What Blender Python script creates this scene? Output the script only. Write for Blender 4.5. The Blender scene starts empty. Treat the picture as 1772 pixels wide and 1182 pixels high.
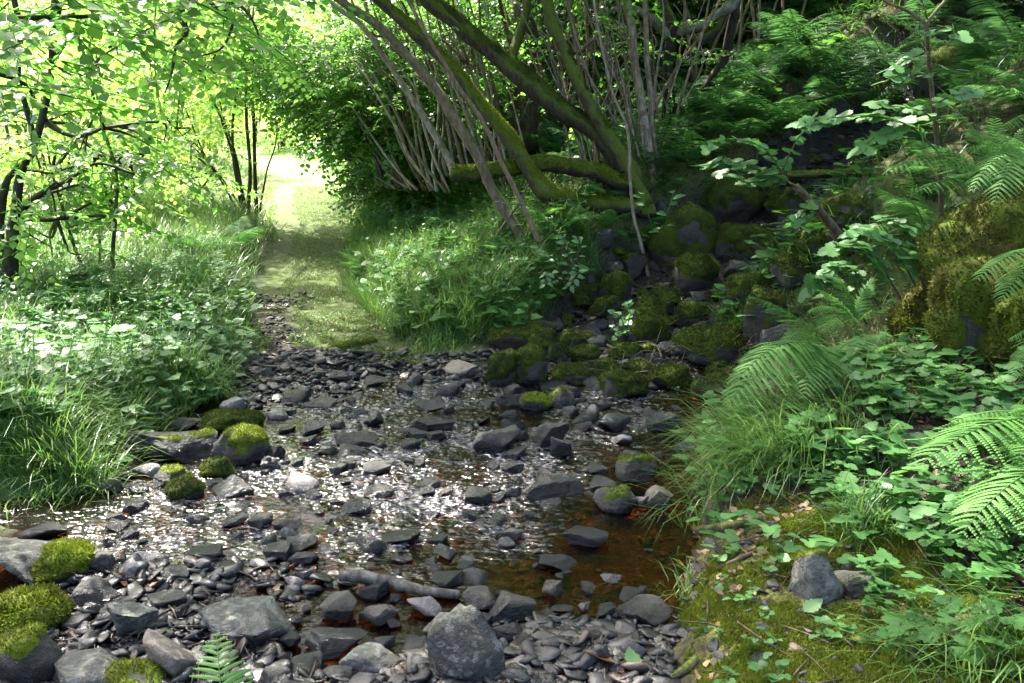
import bpy, bmesh, math, random
import numpy as np
from mathutils import Vector, Matrix, Euler

# ------------------------------------------------------------------ camera, sky, sun, exposure
scene = bpy.context.scene
COL = scene.collection
PW, PH, FPX, PITCH, EYE = 1772.0, 1182.0, 1739.0, math.radians(11.7), 1.6
cam_d = bpy.data.cameras.new('camera')
cam_d.sensor_width = 36.0
cam_d.lens = 36.0 * FPX / PW
cam_d.clip_start = 0.05
cam_d.clip_end = 500.0
cam = bpy.data.objects.new('camera', cam_d)
COL.objects.link(cam)
cam.location = (0, 0, EYE)
cam.rotation_euler = (math.pi / 2 - PITCH, 0, 0)
scene.camera = cam

SUN_AZ, SUN_EL = math.radians(-38.0), math.radians(56.0)      # azimuth from +Y towards +X
TO_SUN = np.array([math.sin(SUN_AZ) * math.cos(SUN_EL), math.cos(SUN_AZ) * math.cos(SUN_EL), math.sin(SUN_EL)])
world = bpy.data.worlds.new('World')
scene.world = world
world.use_nodes = True
wn = world.node_tree.nodes
bg = wn['Background']
sky = wn.new('ShaderNodeTexSky')
sky.sky_type = 'NISHITA'
sky.sun_disc = False
sky.sun_elevation = SUN_EL
sky.sun_rotation = SUN_AZ % (2 * math.pi)
sky.air_density = 1.0
sky.dust_density = 5.0
sky.ozone_density = 1.0
bg.inputs['Strength'].default_value = 0.15
world.node_tree.links.new(sky.outputs['Color'], bg.inputs['Color'])
sun_d = bpy.data.lights.new('sun', 'SUN')
sun_d.energy = 5.0
sun_d.angle = math.radians(0.5)
sun_d.color = (1.0, 0.95, 0.86)
sun = bpy.data.objects.new('sun', sun_d)
COL.objects.link(sun)
sun.rotation_euler = Vector(TO_SUN).to_track_quat('Z', 'Y').to_euler()
scene.view_settings.view_transform = 'Standard'
scene.view_settings.look = 'None'
scene.view_settings.exposure = 2.4
scene.view_settings.gamma = 1.0
cy = scene.cycles
cy.use_denoising = True
cy.max_bounces = 7
cy.diffuse_bounces = 4
cy.glossy_bounces = 3
cy.transmission_bounces = 4
cy.transparent_max_bounces = 8
cy.sample_clamp_indirect = 6.0
cy.caustics_reflective = False
cy.caustics_refractive = False

rng = np.random.default_rng(7)
R = math.radians
# ------------------------------------------------------------------ noise, rays, terrain
def _h(i, j, k, s):
    v = np.sin(i * 127.1 + j * 311.7 + k * 74.7 + s * 53.3) * 43758.5453
    return v - np.floor(v)
def noise3(x, y, z, s=0):
    xi, yi, zi = np.floor(x), np.floor(y), np.floor(z)
    fx, fy, fz = x - xi, y - yi, z - zi
    fx, fy, fz = [f * f * (3 - 2 * f) for f in (fx, fy, fz)]
    r = 0
    for a in (0, 1):
        for b in (0, 1):
            for c in (0, 1):
                w = (fx if a else 1 - fx) * (fy if b else 1 - fy) * (fz if c else 1 - fz)
                r = r + w * _h(xi + a, yi + b, zi + c, s)
    return r * 2 - 1
def fbm(x, y, s=0, o=4):
    r, a, f = 0, 1.0, 1.0
    for k in range(o):
        r = r + a * noise3(x * f + 3.1 * k, y * f - 1.7 * k, 0 * x + .37, s + k)
        a *= .5; f *= 2.03
    return r
def sst(a, b, x):
    t = np.clip((x - a) / (b - a), 0, 1)
    return t * t * (3 - 2 * t)

FWD = np.array([0, math.cos(PITCH), -math.sin(PITCH)])
UPV = np.array([0, math.sin(PITCH), math.cos(PITCH)])
CAM = np.array([0, 0, EYE])
def P(px, py, dep):
    return CAM + dep * (FWD + np.array([1, 0, 0]) * (px - PW / 2) / FPX + UPV * (PH / 2 - py) / FPX)
def proj(p):
    d = np.asarray(p, float) - CAM
    z = max(1e-6, d @ FWD)
    return PW / 2 + d[0] / z * FPX, PH / 2 - (d @ UPV) / z * FPX, z

YP = [-8, 2, 6.5, 7.5, 9.2, 10.5, 12.4, 15, 18, 25, 40, 70]
XP = [-1.0, -1.0, -1.2, -1.5, -1.97, -2.2, -2.5, -3.1, -3.75, -6.2, -13, -28]
def path_x(y): return np.interp(y, YP, XP)
def path_hw(y): return np.interp(y, [6, 7, 9, 12, 18, 30], [.55, .48, .40, .47, .7, .9])
def xl(y):
    p = path_x(y) - path_hw(y)
    e = np.interp(y, [-8, 1, 2.5, 3.5, 4.15, 4.85, 6, 6.8, 7.4], [-1.5, -1.5, -1.75, -2.2, -1.75, -2.0, -1.75, -1.78, -1.98])
    return np.where(y > 7.4, p, e)
def xfoot(y):
    e = np.interp(y, [-8, 1, 2.75, 3.4, 4.1, 4.8, 5.6, 6.0, 6.55, 6.95, 7.35, 8.3],
                  [1.2, .5, .46, .55, .74, .86, 1.2, 1.45, 1.45, .3, -.85, -1.2])
    return np.where(y > 8.3, path_x(y) + path_hw(y) + .1, e)
GUL = np.array([[.9, 5.6, -.06], [1.0, 6.3, -.03], [.75, 7.2, .06], [1.4, 8.4, .30], [2.1, 9.2, .57], [2.85, 9.6, .86],
                [3.4, 10.1, 1.2], [4.2, 11, 1.75], [6, 13, 3.0], [9, 17, 5.4]])
def gully(x, y):
    best = np.full(np.shape(x), 1e9); bz = np.zeros(np.shape(x))
    for a, b in zip(GUL[:-1], GUL[1:]):
        ab = b[:2] - a[:2]
        t = np.clip(((x - a[0]) * ab[0] + (y - a[1]) * ab[1]) / (ab @ ab), 0, 1)
        d = np.hypot(x - a[0] - t * ab[0], y - a[1] - t * ab[1])
        z = a[2] + t * (b[2] - a[2])
        bz = np.where(d < best, z, bz); best = np.minimum(d, best)
    return best, bz
def H(x, y):
    x = np.asarray(x, float); y = np.asarray(y, float)
    zb = .07 * np.clip(y - 6.5, 0, 15)
    t = np.maximum(0, x - xfoot(y)); tc = np.minimum(t, 9)
    hill = .26 * tc + .02 * tc * tc + .5 * (t - tc)
    hill = hill * np.interp(y, [0, 3, 5], [.35, .6, 1.0]) + np.interp(y, [2.5, 4, 6.6, 7.2], [.05, .13, .13, .04]) * sst(0, .22, t)
    s = np.maximum(0, xl(y) - x)
    left = .15 * sst(0, .4, s) + .06 * np.minimum(s, 4) - .03 * np.clip(s - 4, 0, 40)
    inside = (t <= 0) & (s <= 0)
    bed = -.055 + .075 * sst(3.45, 2.75, y) + .10 * sst(6.2, 6.9, y)
    bed = bed + .07 * np.exp(-(((x + 1.35) / .45) ** 2 + ((y - 6.3) / .5) ** 2))
    bed = bed + .055 * np.exp(-(((x + 1.1) / .55) ** 2 + ((y - 3.45) / .25) ** 2))
    bed = bed + (.034 - .016 * sst(0, .5, x)) * fbm(x * 2.6, y * 2.6, 5, 3) * sst(8, 6.8, y) - .02 * sst(.2, .7, x) * sst(3.2, 3.8, y) * sst(6.4, 5.5, y)
    edge = sst(0, .35, t) + sst(0, .35, s)
    z = zb + hill + left + bed * (1 - np.clip(edge, 0, 1)) * np.where(y < 8, 1, sst(9, 8, y)) + .05 * np.clip(edge, 0, 1) * (1 + fbm(x * 1.3, y * 1.3, 9, 4))
    gd, gz = gully(x, y)
    hw = np.interp(gz, [0, .1, .5, 1.2, 3], [.55, .55, .5, .42, .4])
    g = gz + 1.0 * np.maximum(0, gd - hw) + .04 * fbm(x * 3, y * 3, 3, 3)
    z = np.where(y > 5.6, np.minimum(z, np.maximum(g, -.06)), z)
    # outlet channel to the left
    tx = np.clip((x + 5.0) / (5.0 - 1.55), 0, 1)
    d2 = np.abs(y - (3.95 + .18 * tx))
    ch = -.07 - .12 * (1 - tx) + 1.3 * np.maximum(0, d2 - .14)
    z = np.where((x < -1.45) & (x > -9), np.minimum(z, np.maximum(ch, -.25) + 2.0 * sst(-1.75, -1.45, x)), z)
    # hollow of the near pool
    z = z - .10 * np.exp(-(((x + .52) / .22) ** 2 + ((y - 2.95) / .2) ** 2))
    return z
DEPS = np.geomspace(1.5, 70, 5000)
def G(px, py, dz=0.0):
    d = FWD + np.array([1, 0, 0]) * (px - PW / 2) / FPX + UPV * (PH / 2 - py) / FPX
    pts = CAM + DEPS[:, None] * d
    below = pts[:, 2] <= H(pts[:, 0], pts[:, 1]) + dz
    i = int(np.argmax(below)) if below.any() else len(DEPS) - 1
    p = pts[i].copy(); p[2] = float(H(p[0], p[1]))
    return p
def on(x, y, dz=0): return np.array([x, y, float(H(x, y)) + dz])

# ------------------------------------------------------------------ mesh builder and object helpers
class MB:
    def __init__(s): s.V = []; s.F = []; s.R = []; s.n = 0
    def add(s, V, F, r=.5):
        V = np.asarray(V, float).reshape(-1, 3)
        for f in (F if isinstance(F, list) else [F]):
            s.F.append(np.asarray(f, np.int64) + s.n)
        s.V.append(V); s.R.append(np.broadcast_to(np.asarray(r, float), (len(V),))); s.n += len(V)
    def arrays(s):
        return np.concatenate(s.V), s.F, np.concatenate(s.R)
    def build(s, name, mat, parent=None, smooth=True, extra=None):
        V, Fs, Rr = s.arrays()
        me = bpy.data.meshes.new(name)
        me.vertices.add(len(V)); me.vertices.foreach_set('co', V.ravel().astype(np.float32))
        li = np.concatenate([f.ravel() for f in Fs]); lt = np.concatenate([np.full(len(f), f.shape[1]) for f in Fs])
        me.loops.add(len(li)); me.loops.foreach_set('vertex_index', li.astype(np.int32))
        me.polygons.add(len(lt))
        me.polygons.foreach_set('loop_start', (np.cumsum(lt) - lt).astype(np.int32))
        me.polygons.foreach_set('loop_total', lt.astype(np.int32))
        if smooth: me.polygons.foreach_set('use_smooth', np.ones(len(lt), bool))
        at = me.attributes.new('rnd', 'FLOAT', 'POINT'); at.data.foreach_set('value', Rr.astype(np.float32))
        for k, a in (extra or {}).items():
            at = me.attributes.new(k, 'FLOAT', 'POINT'); at.data.foreach_set('value', np.asarray(a, np.float32))
        me.update(calc_edges=True); me.validate()
        if mat: me.materials.append(mat)
        o = bpy.data.objects.new(name, me); COL.objects.link(o)
        if parent: o.parent = parent
        return o
def tag(o, label=None, cat=None, group=None, kind=None):
    if label: o['label'] = label
    if cat: o['category'] = cat
    if group: o['group'] = group
    if kind: o['kind'] = kind
    return o
def empty(name, loc=(0, 0, 0), rot=(0, 0, 0)):
    o = bpy.data.objects.new(name, None); COL.objects.link(o)
    o.location = loc; o.rotation_euler = rot; o.empty_display_size = .05
    return o
AUTO = []          # things whose label is worded from what they lie beside
LAND = []          # (phrase, position)
def auto(o, desc, cat, pos, group=None):
    tag(o, None, cat, group); AUTO.append((o, desc, np.asarray(pos, float))); return o
def landmark(phrase, pos): LAND.append((phrase, np.asarray(pos, float)))
def unit(v): v = np.asarray(v, float); return v / (np.linalg.norm(v, axis=-1, keepdims=True) + 1e-12)
def frames(X, N):
    X = unit(X); Y = unit(np.cross(N, X)); Z = np.cross(X, Y)
    return np.stack([X, Y, Z], axis=-1)          # columns
def scatter(mb, proto, M, T, r):
    V, Fs, pr = proto; n, nv = len(T), len(V)
    if n == 0: return
    W = np.einsum('nij,vj->nvi', M, V) + T[:, None, :]
    off = (np.arange(n) * nv)[:, None, None]
    mb.add(W.reshape(-1, 3), [(f[None] + off).reshape(-1, f.shape[1]) for f in Fs], (np.asarray(r)[:, None] + .35 * (pr[None] - .5)).ravel())
def smooth_pts(pts, per=5):
    pts = np.asarray(pts, float); n = len(pts)
    if n < 3: 
        return pts[0] + (pts[1] - pts[0]) * np.linspace(0, 1, per + 1)[:, None]
    Q = np.vstack([2 * pts[0] - pts[1], pts, 2 * pts[-1] - pts[-2]]); out = []
    for i in range(1, n):
        a, b, c, d = Q[i - 1], Q[i], Q[i + 1], Q[i + 2]
        for t in np.linspace(0, 1, per, endpoint=False):
            out.append(.5 * (2 * b + (c - a) * t + (2 * a - 5 * b + 4 * c - d) * t * t + (3 * b - a - 3 * c + d) * t ** 3))
    out.append(pts[-1]); return np.array(out)
def tube(mb, pts, rad, sides=8, bump=.0, seed=0, r=.5):
    pts = np.asarray(pts, float); rad = np.asarray(rad, float); n = len(pts)
    T = unit(np.gradient(pts, axis=0)); u = np.cross(T[0], [0.3, .2, 1.0]); u = unit(u)
    ang = np.linspace(0, 2 * math.pi, sides, endpoint=False); V = []
    for i in range(n):
        u = unit(u - T[i] * (u @ T[i])); w = np.cross(T[i], u)
        ring = np.cos(ang)[:, None] * u + np.sin(ang)[:, None] * w
        rr = rad[i]
        p0 = pts[i] + ring * rr
        if bump:
            q = p0 / max(rad.max(), 1e-3)
            p0 = pts[i] + ring * (rr * (1 + bump * noise3(q[:, 0] * .9, q[:, 1] * .9, q[:, 2] * .5, seed)))[:, None]
        V.append(p0)
    V = np.concatenate(V + [pts[:1] - T[:1] * rad[0] * .3, pts[-1:] + T[-1:] * rad[-1] * .3])
    i = np.arange(n - 1)[:, None] * sides; j = np.arange(sides)[None]; k = (j + 1) % sides
    Q = np.stack(np.broadcast_arrays(i + j, i + k, i + sides + k, i + sides + j), -1).reshape(-1, 4)
    b, e = n * sides, n * sides + 1
    jj = np.arange(sides); kk = (jj + 1) % sides
    C = np.concatenate([np.stack([kk, jj, np.full(sides, b)], -1), np.stack([(n - 1) * sides + jj, (n - 1) * sides + kk, np.full(sides, e)], -1)])
    mb.add(V, [Q, C], r)

# ------------------------------------------------------------------ materials
class NT:
    def __init__(s, name):
        s.m = bpy.data.materials.new(name); s.m.use_nodes = True; s.t = s.m.node_tree
        s.n = s.t.nodes; s.l = s.t.links; s.b = s.n['Principled BSDF']; s.out = s.n['Material Output']
    def new(s, t, **kw):
        n = s.n.new(t)
        for k, v in kw.items(): setattr(n, k, v)
        return n
    def put(s, sock, v):
        if isinstance(v, bpy.types.NodeSocket): s.l.new(v, sock)
        elif isinstance(v, tuple): sock.default_value = (*v, 1.0) if len(v) == 3 and sock.type == 'RGBA' else v
        else: sock.default_value = v
    def pos(s): return s.new('ShaderNodeNewGeometry').outputs['Position']
    def noise(s, scale, vec=None, det=4, rough=.6):
        n = s.new('ShaderNodeTexNoise'); n.inputs['Scale'].default_value = scale; n.inputs['Detail'].default_value = det; n.inputs['Roughness'].default_value = rough
        s.l.new(vec or s.pos(), n.inputs['Vector']); return n.outputs['Fac']
    def voro(s, scale, vec=None, feat='F1', out='Distance'):
        n = s.new('ShaderNodeTexVoronoi', feature=feat); n.inputs['Scale'].default_value = scale
        s.l.new(vec or s.pos(), n.inputs['Vector']); return n.outputs[out]
    def math(s, op, a, b=0.0, clamp=False):
        n = s.new('ShaderNodeMath', operation=op, use_clamp=clamp); s.put(n.inputs[0], a); s.put(n.inputs[1], b); return n.outputs[0]
    def ramp(s, f, lo, hi):
        n = s.new('ShaderNodeMapRange', interpolation_type='SMOOTHSTEP'); s.put(n.inputs['Value'], f)
        n.inputs['From Min'].default_value = lo; n.inputs['From Max'].default_value = hi; return n.outputs['Result']
    def mix(s, f, a, b):
        n = s.new('ShaderNodeMix', data_type='RGBA'); s.put(n.inputs['Factor'], f); s.put(n.inputs['A'] if False else n.inputs[6], a); s.put(n.inputs[7], b); return n.outputs[2]
    def attr(s, name): return s.new('ShaderNodeAttribute', attribute_name=name).outputs['Fac']
    def bump(s, h, st=.5, d=.01):
        n = s.new('ShaderNodeBump'); n.inputs['Strength'].default_value = st; n.inputs['Distance'].default_value = d
        s.l.new(h, n.inputs['Height']); return n.outputs['Normal']
    def sep(s, v):
        n = s.new('ShaderNodeSeparateXYZ'); s.l.new(v, n.inputs[0]); return n.outputs
    def set(s, **kw):
        for k, v in kw.items(): s.put(s.b.inputs[k.replace('_', ' ')], v)
        return s.m

def leaf_mat(name, a, b, ta, tb, trans=.45, rough=.38, spec=.5, patch=None):
    """a/b: reflected colour range, ta/tb: transmitted colour range"""
    t = NT(name); f = t.ramp(t.attr('rnd'), 0.0, 1.0)
    c0 = t.mix(f, a, b)
    if patch: c0 = t.mix(t.math('MULTIPLY', t.ramp(t.math('ADD', t.noise(patch[0], det=5), t.math('MULTIPLY', t.noise(patch[0] * 5, det=3), .35)), .58, .82), patch[2]), c0, patch[1])
    t.set(Base_Color=c0, Roughness=rough, Specular_IOR_Level=spec)
    tr = t.new('ShaderNodeBsdfTranslucent'); t.put(tr.inputs['Color'], t.mix(f, ta, tb))
    mx = t.new('ShaderNodeMixShader'); mx.inputs[0].default_value = trans
    t.l.new(t.b.outputs[0], mx.inputs[1]); t.l.new(tr.outputs[0], mx.inputs[2]); t.l.new(mx.outputs[0], t.out.inputs['Surface'])
    return t.m
L_HAZEL = leaf_mat('hazel_leaf', (.035, .085, .015), (.085, .16, .025), (.15, .42, .05), (.32, .60, .10), trans=.5)
L_CANOPY = L_HAZEL
L_DARK = leaf_mat('shade_leaf', (.022, .062, .022), (.042, .10, .03), (.06, .20, .03), (.14, .30, .04))  # darker leaf copy, the hillside shade is put into its colours
L_SUNNY = leaf_mat('sunlit_leaf', (.09, .19, .035), (.17, .28, .08), (.42, .70, .09), (.66, .84, .20), trans=.55)  # brighter leaf copy, sunlight painted into its colours
L_HERB = leaf_mat('herb_leaf', (.04, .12, .03), (.08, .20, .05), (.08, .24, .04), (.16, .34, .06), trans=.38, rough=.48, spec=.38)
L_NETTLE = leaf_mat('nettle_leaf', (.075, .165, .065), (.15, .27, .10), (.10, .26, .05), (.20, .36, .07), trans=.38, rough=.5, spec=.35)
L_FERN = leaf_mat('fern_leaf', (.055, .16, .03), (.12, .25, .05), (.12, .34, .07), (.20, .44, .10), trans=.42, rough=.6, spec=.3)
L_FERND = leaf_mat('shade_fern', (.03, .10, .03), (.06, .15, .045), (.07, .22, .05), (.12, .28, .06), trans=.38, rough=.6, spec=.3)  # fern copy darkened in colour for the shaded hillside
L_FARSUN = leaf_mat('sunlit_blade', (.10, .18, .04), (.24, .30, .11), (.20, .40, .08), (.38, .48, .18), trans=.4)  # far field blades, paled in colour to look sunlit
L_GRASS = leaf_mat('grass_blade', (.045, .13, .025), (.12, .20, .045), (.10, .28, .04), (.26, .38, .08), trans=.35, rough=.35)
L_TURF = leaf_mat('turf_blade', (.050, .105, .012), (.105, .155, .020), (.10, .22, .02), (.19, .28, .04), trans=.3, rough=.5)
L_MOSS = leaf_mat('moss_bright', (.075, .115, .009), (.175, .215, .020), (.14, .18, .01), (.26, .30, .02), trans=.25, rough=.7, spec=.15, patch=(7.0, (.045, .040, .012), .75))
L_MOSSD = leaf_mat('moss_dark', (.024, .040, .006), (.095, .130, .012), (.06, .08, .008), (.14, .16, .012), trans=.2, rough=.75, spec=.12, patch=(5.0, (.016, .020, .008), .8))
L_MOSSM = leaf_mat('moss_mid', (.055, .080, .006), (.13, .16, .012), (.09, .12, .008), (.20, .24, .015), trans=.22, rough=.7, spec=.15)
L_MOSSO = leaf_mat('moss_ochre', (.036, .058, .008), (.105, .140, .014), (.10, .11, .01), (.20, .22, .02), trans=.2, rough=.75, spec=.12, patch=(3.5, (.060, .045, .012), .7))
L_DEAD = leaf_mat('dead_leaf', (.10, .05, .022), (.26, .16, .085), (.18, .07, .02), (.28, .14, .05), trans=.2, rough=.5)
L_RED = leaf_mat('rust_leaf', (.14, .03, .01), (.30, .10, .03), (.20, .04, .01), (.30, .10, .02), trans=.2, rough=.4)

def stone_mat(name, c0, c1, lichen=0.0, algae=0.0, rough=.62, wetz=.035):
    t = NT(name); oi = t.new('ShaderNodeObjectInfo').outputs['Random']
    n1 = t.noise(7.0, det=6); n2 = t.noise(60.0, det=5); n3 = t.noise(240.0, det=3)
    c = t.mix(t.ramp(n1, .3, .7), c0, c1)
    c = t.mix(t.math('MULTIPLY', t.ramp(n2, .42, .7), .5), c, tuple(x * 1.8 + .006 for x in c1))
    c = t.mix(t.math('MULTIPLY', t.ramp(t.noise(3.1, det=3), .5, .75), .4), c, (c1[0] * 1.15, c1[1] * .95, c1[2] * .75))
    hs = t.new('ShaderNodeHueSaturation'); t.put(hs.inputs['Color'], c); t.put(hs.inputs['Value'], t.math('MULTIPLY_ADD', oi, .7)); 
    hs.inputs['Value'].links[0].from_node.inputs[2].default_value = .68
    c = hs.outputs['Color']
    if lichen:
        v = t.math('SUBTRACT', t.noise(34.0, det=2), t.math('MULTIPLY', t.noise(5.0), .35))
        c = t.mix(t.math('MULTIPLY', t.ramp(v, .34, .40), lichen), c, (.30, .31, .27))
    nz = t.sep(t.new('ShaderNodeNewGeometry').outputs['Normal'])[2]
    if algae:
        a = t.math('MULTIPLY', t.ramp(t.math('ADD', t.math('MULTIPLY', nz, .35), t.noise(9.0, det=5)), .55, .85), algae)
        c = t.mix(a, c, (.05, .062, .010))
    z = t.sep(t.pos())[2]
    w = t.math('SUBTRACT', 1.0, t.ramp(t.math('SUBTRACT', z, t.math('MULTIPLY', t.noise(9.0), .06)), wetz - .045, wetz))
    dk = t.mix(w, c, tuple(x * .32 for x in c0)); 
    c = t.mix(.8, c, dk)
    rg = t.math('SUBTRACT', rough, t.math('MULTIPLY', w, rough - .22)); rg = t.math('ADD', rg, t.math('MULTIPLY', t.math('SUBTRACT', n2, .5), .25), True)
    hgt = t.math('ADD', t.math('MULTIPLY', n2, .7), t.math('MULTIPLY', n3, .3)); hgt = t.math('ADD', hgt, t.math('MULTIPLY', n1, 1.5))
    return t.set(Base_Color=c, Roughness=rg, Normal=t.bump(hgt, 1.0, .02), Specular_IOR_Level=.5)
S_GREY = stone_mat('grey_stone', (.020, .0185, .0165), (.052, .047, .041), .0, .15)
S_LICH = stone_mat('lichen_stone', (.028, .026, .024), (.070, .066, .060), .38, .25)
S_DARK = stone_mat('wet_slate', (.013, .0128, .013), (.042, .041, .040), .0, .05, rough=.34, wetz=.06)
S_PALE = stone_mat('pale_stone', (.17, .155, .15), (.30, .27, .26), .2, .0)
S_ROCK = stone_mat('buff_stone', (.10, .092, .08), (.20, .185, .16), .35, .5)
S_TAN = stone_mat('tan_stone', (.12, .095, .075), (.22, .18, .14), .15, .15)
S_MOSS = stone_mat('algae_stone', (.018, .017, .014), (.042, .039, .031), .0, .9, rough=.6)

def bark_mat(name, c0, c1, moss=0.0, lichen=0.0, mc=((.03, .045, .006), (.10, .125, .012))):
    t = NT(name); g = t.new('ShaderNodeTexCoord').outputs['Object']
    mp = t.new('ShaderNodeMapping'); mp.inputs['Scale'].default_value = (1, 1, .25); t.l.new(t.pos(), mp.inputs['Vector'])
    n1 = t.noise(30, mp.outputs[0], 6); n2 = t.noise(9, None, 5); n3 = t.noise(120, None, 3)
    c = t.mix(t.ramp(n1, .35, .68), c0, c1)
    if lichen: c = t.mix(t.math('MULTIPLY', t.ramp(t.noise(16, None, 5), .5, .62), lichen), c, (.30, .31, .25))
    hgt = t.math('ADD', n1, t.math('MULTIPLY', n3, .4))
    if moss:
        nz = t.sep(t.new('ShaderNodeNewGeometry').outputs['Normal'])[2]
        a = t.ramp(t.math('ADD', t.math('MULTIPLY', nz, .45), n2), .72 - .45 * moss, .95 - .35 * moss)
        c = t.mix(a, c, t.mix(t.ramp(n3, .3, .7), *mc))
    return t.set(Base_Color=c, Roughness=.8, Normal=t.bump(hgt, .8, .012), Specular_IOR_Level=.25)
B_MOSS = bark_mat('mossy_bark', (.022, .018, .013), (.06, .048, .034), .95)
B_DARK = bark_mat('dark_bark', (.012, .010, .009), (.045, .036, .028), .35)
B_PALE = bark_mat('pale_bark', (.11, .082, .058), (.26, .205, .148), .15, .35)
B_TAN = bark_mat('tan_bark', (.08, .055, .034), (.16, .12, .078), .25, .15)
B_RED = bark_mat('reddish_bark', (.11, .065, .045), (.21, .13, .09), .0, .1)
B_BROWN = bark_mat('brown_bark', (.03, .022, .014), (.085, .058, .036), .3)
B_TWIG = bark_mat('twig_bark', (.05, .035, .022), (.12, .085, .055), .0)
B_DRIFT = bark_mat('driftwood_bark', (.05, .042, .034), (.15, .13, .11), .0, .25)
B_GREY = bark_mat('lichen_bark', (.10, .10, .085), (.22, .22, .19), .35, .6)

def ground_mat():
    t = NT('forest_ground')
    n1 = t.noise(2.2, det=5); n2 = t.noise(24, det=6); n3 = t.noise(140, det=4)
    soil = t.mix(t.ramp(n2, .35, .7), (.012, .009, .007), (.042, .031, .022))
    soil = t.mix(t.math('MULTIPLY', t.ramp(n3, .55, .72), .5), soil, (.12, .085, .055))
    vo = t.voro(46, None, 'F1', 'Color'); vd = t.voro(46)
    sv = t.sep(vo)[0]
    grav = t.mix(sv, (.016, .016, .018), (.085, .082, .08)); grav = t.mix(t.ramp(t.sep(vo)[1], .75, .8), grav, (.15, .08, .045))
    grav = t.mix(t.ramp(vd, .35, .6), grav, (.012, .010, .009))
    turf = t.mix(t.ramp(n2, .35, .65), (.040, .060, .010), (.072, .112, .014)); turf = t.mix(t.math('MULTIPLY', t.ramp(n1, .52, .68), .7), turf, (.05, .036, .024))
    moss = t.mix(t.ramp(n3, .35, .7), (.045, .050, .006), (.17, .17, .016))
    green = t.mix(t.ramp(n2, .35, .7), (.03, .06, .012), (.09, .15, .03))
    bedc = t.mix(sv, (.045, .020, .008), (.15, .064, .020)); bedc = t.mix(t.ramp(t.sep(vo)[2], .6, .75), bedc, (.045, .038, .022)); bedc = t.mix(t.ramp(vd, .3, .6), bedc, (.03, .016, .006))
    far_sun = t.mix(t.ramp(n2, .35, .7), (.11, .19, .05), (.19, .28, .085)); turf = t.mix(t.attr('far_sun'), turf, far_sun); green = t.mix(t.math('MULTIPLY', t.attr('far_sun'), .8), green, far_sun)  # distant path and grass lightened, sunlight painted into their colour
    c = t.mix(t.attr('grass'), soil, green); c = t.mix(t.attr('turf'), c, turf)
    mm = t.math('MULTIPLY', t.attr('moss'), t.ramp(n2, .36, .52)); c = t.mix(mm, c, moss)
    c = t.mix(t.attr('gravel'), c, grav); bedc = t.mix(t.attr('amber'), t.mix(sv, (.014, .012, .010), (.060, .044, .032)), bedc); c = t.mix(t.attr('bed'), c, bedc)
    c = t.mix(t.attr('gully_dark'), c, t.mix(t.ramp(n2, .4, .7), (.008, .007, .006), (.028, .024, .018)))  # wet gully floor near black, its deep shade included in the colour
    hh = t.math('ADD', t.math('MULTIPLY', n2, 1.2), t.math('MULTIPLY', n3, .5)); hh = t.math('SUBTRACT', hh, t.math('MULTIPLY', t.math('MULTIPLY', vd, 1.4), t.attr('gravel')))
    wet = t.math('MAXIMUM', t.attr('bed'), t.math('MULTIPLY', t.attr('gravel'), .75))
    return t.set(Base_Color=c, Roughness=t.math('SUBTRACT', .9, t.math('MULTIPLY', wet, .5)), Normal=t.bump(hh, .9, .02), Specular_IOR_Level=.4)
GROUND = ground_mat()

def water_mat(name='stream_water', tint=(.66, .38, .17), still=False):
    t = NT(name); t.n.remove(t.b)
    rf = t.attr('riff') if not still else None
    mp = t.new('ShaderNodeMapping'); mp.inputs['Scale'].default_value = (.7, 1.0, 1); t.l.new(t.pos(), mp.inputs['Vector'])
    n1 = t.noise(17, mp.outputs[0], 1, .5); n2 = t.noise(42, mp.outputs[0], 1, .5)
    h = t.math('ADD', n1, t.math('MULTIPLY', n2, .45))
    b = t.new('ShaderNodeBump'); b.inputs['Distance'].default_value = .06; t.l.new(h, b.inputs['Height'])
    t.put(b.inputs['Strength'], t.math('MULTIPLY_ADD', rf, .95) if rf else .8)
    if rf: b.inputs['Strength'].links[0].from_node.inputs[2].default_value = .06
    fr = t.new('ShaderNodeFresnel'); fr.inputs['IOR'].default_value = 1.33; t.l.new(b.outputs[0], fr.inputs['Normal'])
    if rf:
        t.put(fr.inputs['IOR'], t.math('MULTIPLY_ADD', rf, .33)); fr.inputs['IOR'].links[0].from_node.inputs[2].default_value = 1.30
    gl = t.new('ShaderNodeBsdfGlossy'); gl.inputs['Roughness'].default_value = .15; t.l.new(b.outputs[0], gl.inputs['Normal'])
    tr = t.new('ShaderNodeBsdfTransparent'); t.put(tr.inputs['Color'], tint)
    mx = t.new('ShaderNodeMixShader'); t.l.new(fr.outputs[0], mx.inputs[0]); t.l.new(tr.outputs[0], mx.inputs[1]); t.l.new(gl.outputs[0], mx.inputs[2])
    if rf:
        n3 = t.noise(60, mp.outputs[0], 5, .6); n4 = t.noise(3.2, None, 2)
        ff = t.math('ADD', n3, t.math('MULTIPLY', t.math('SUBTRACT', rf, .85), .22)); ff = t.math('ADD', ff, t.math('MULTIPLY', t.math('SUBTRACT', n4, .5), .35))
        glint = t.ramp(ff, .50, .98)
        glint_d = t.new('ShaderNodeBsdfDiffuse'); t.put(glint_d.inputs['Color'], (.74, .73, .80)); t.l.new(b.outputs[0], glint_d.inputs['Normal'])  # white flecks painted in for sky glints on the broken water
        m2 = t.new('ShaderNodeMixShader'); t.put(m2.inputs[0], t.math('MULTIPLY', glint, .62)); t.l.new(mx.outputs[0], m2.inputs[1]); t.l.new(glint_d.outputs[0], m2.inputs[2]); mx = m2
    t.l.new(mx.outputs[0], t.out.inputs['Surface']); return t.m
WATER = water_mat()
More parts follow.
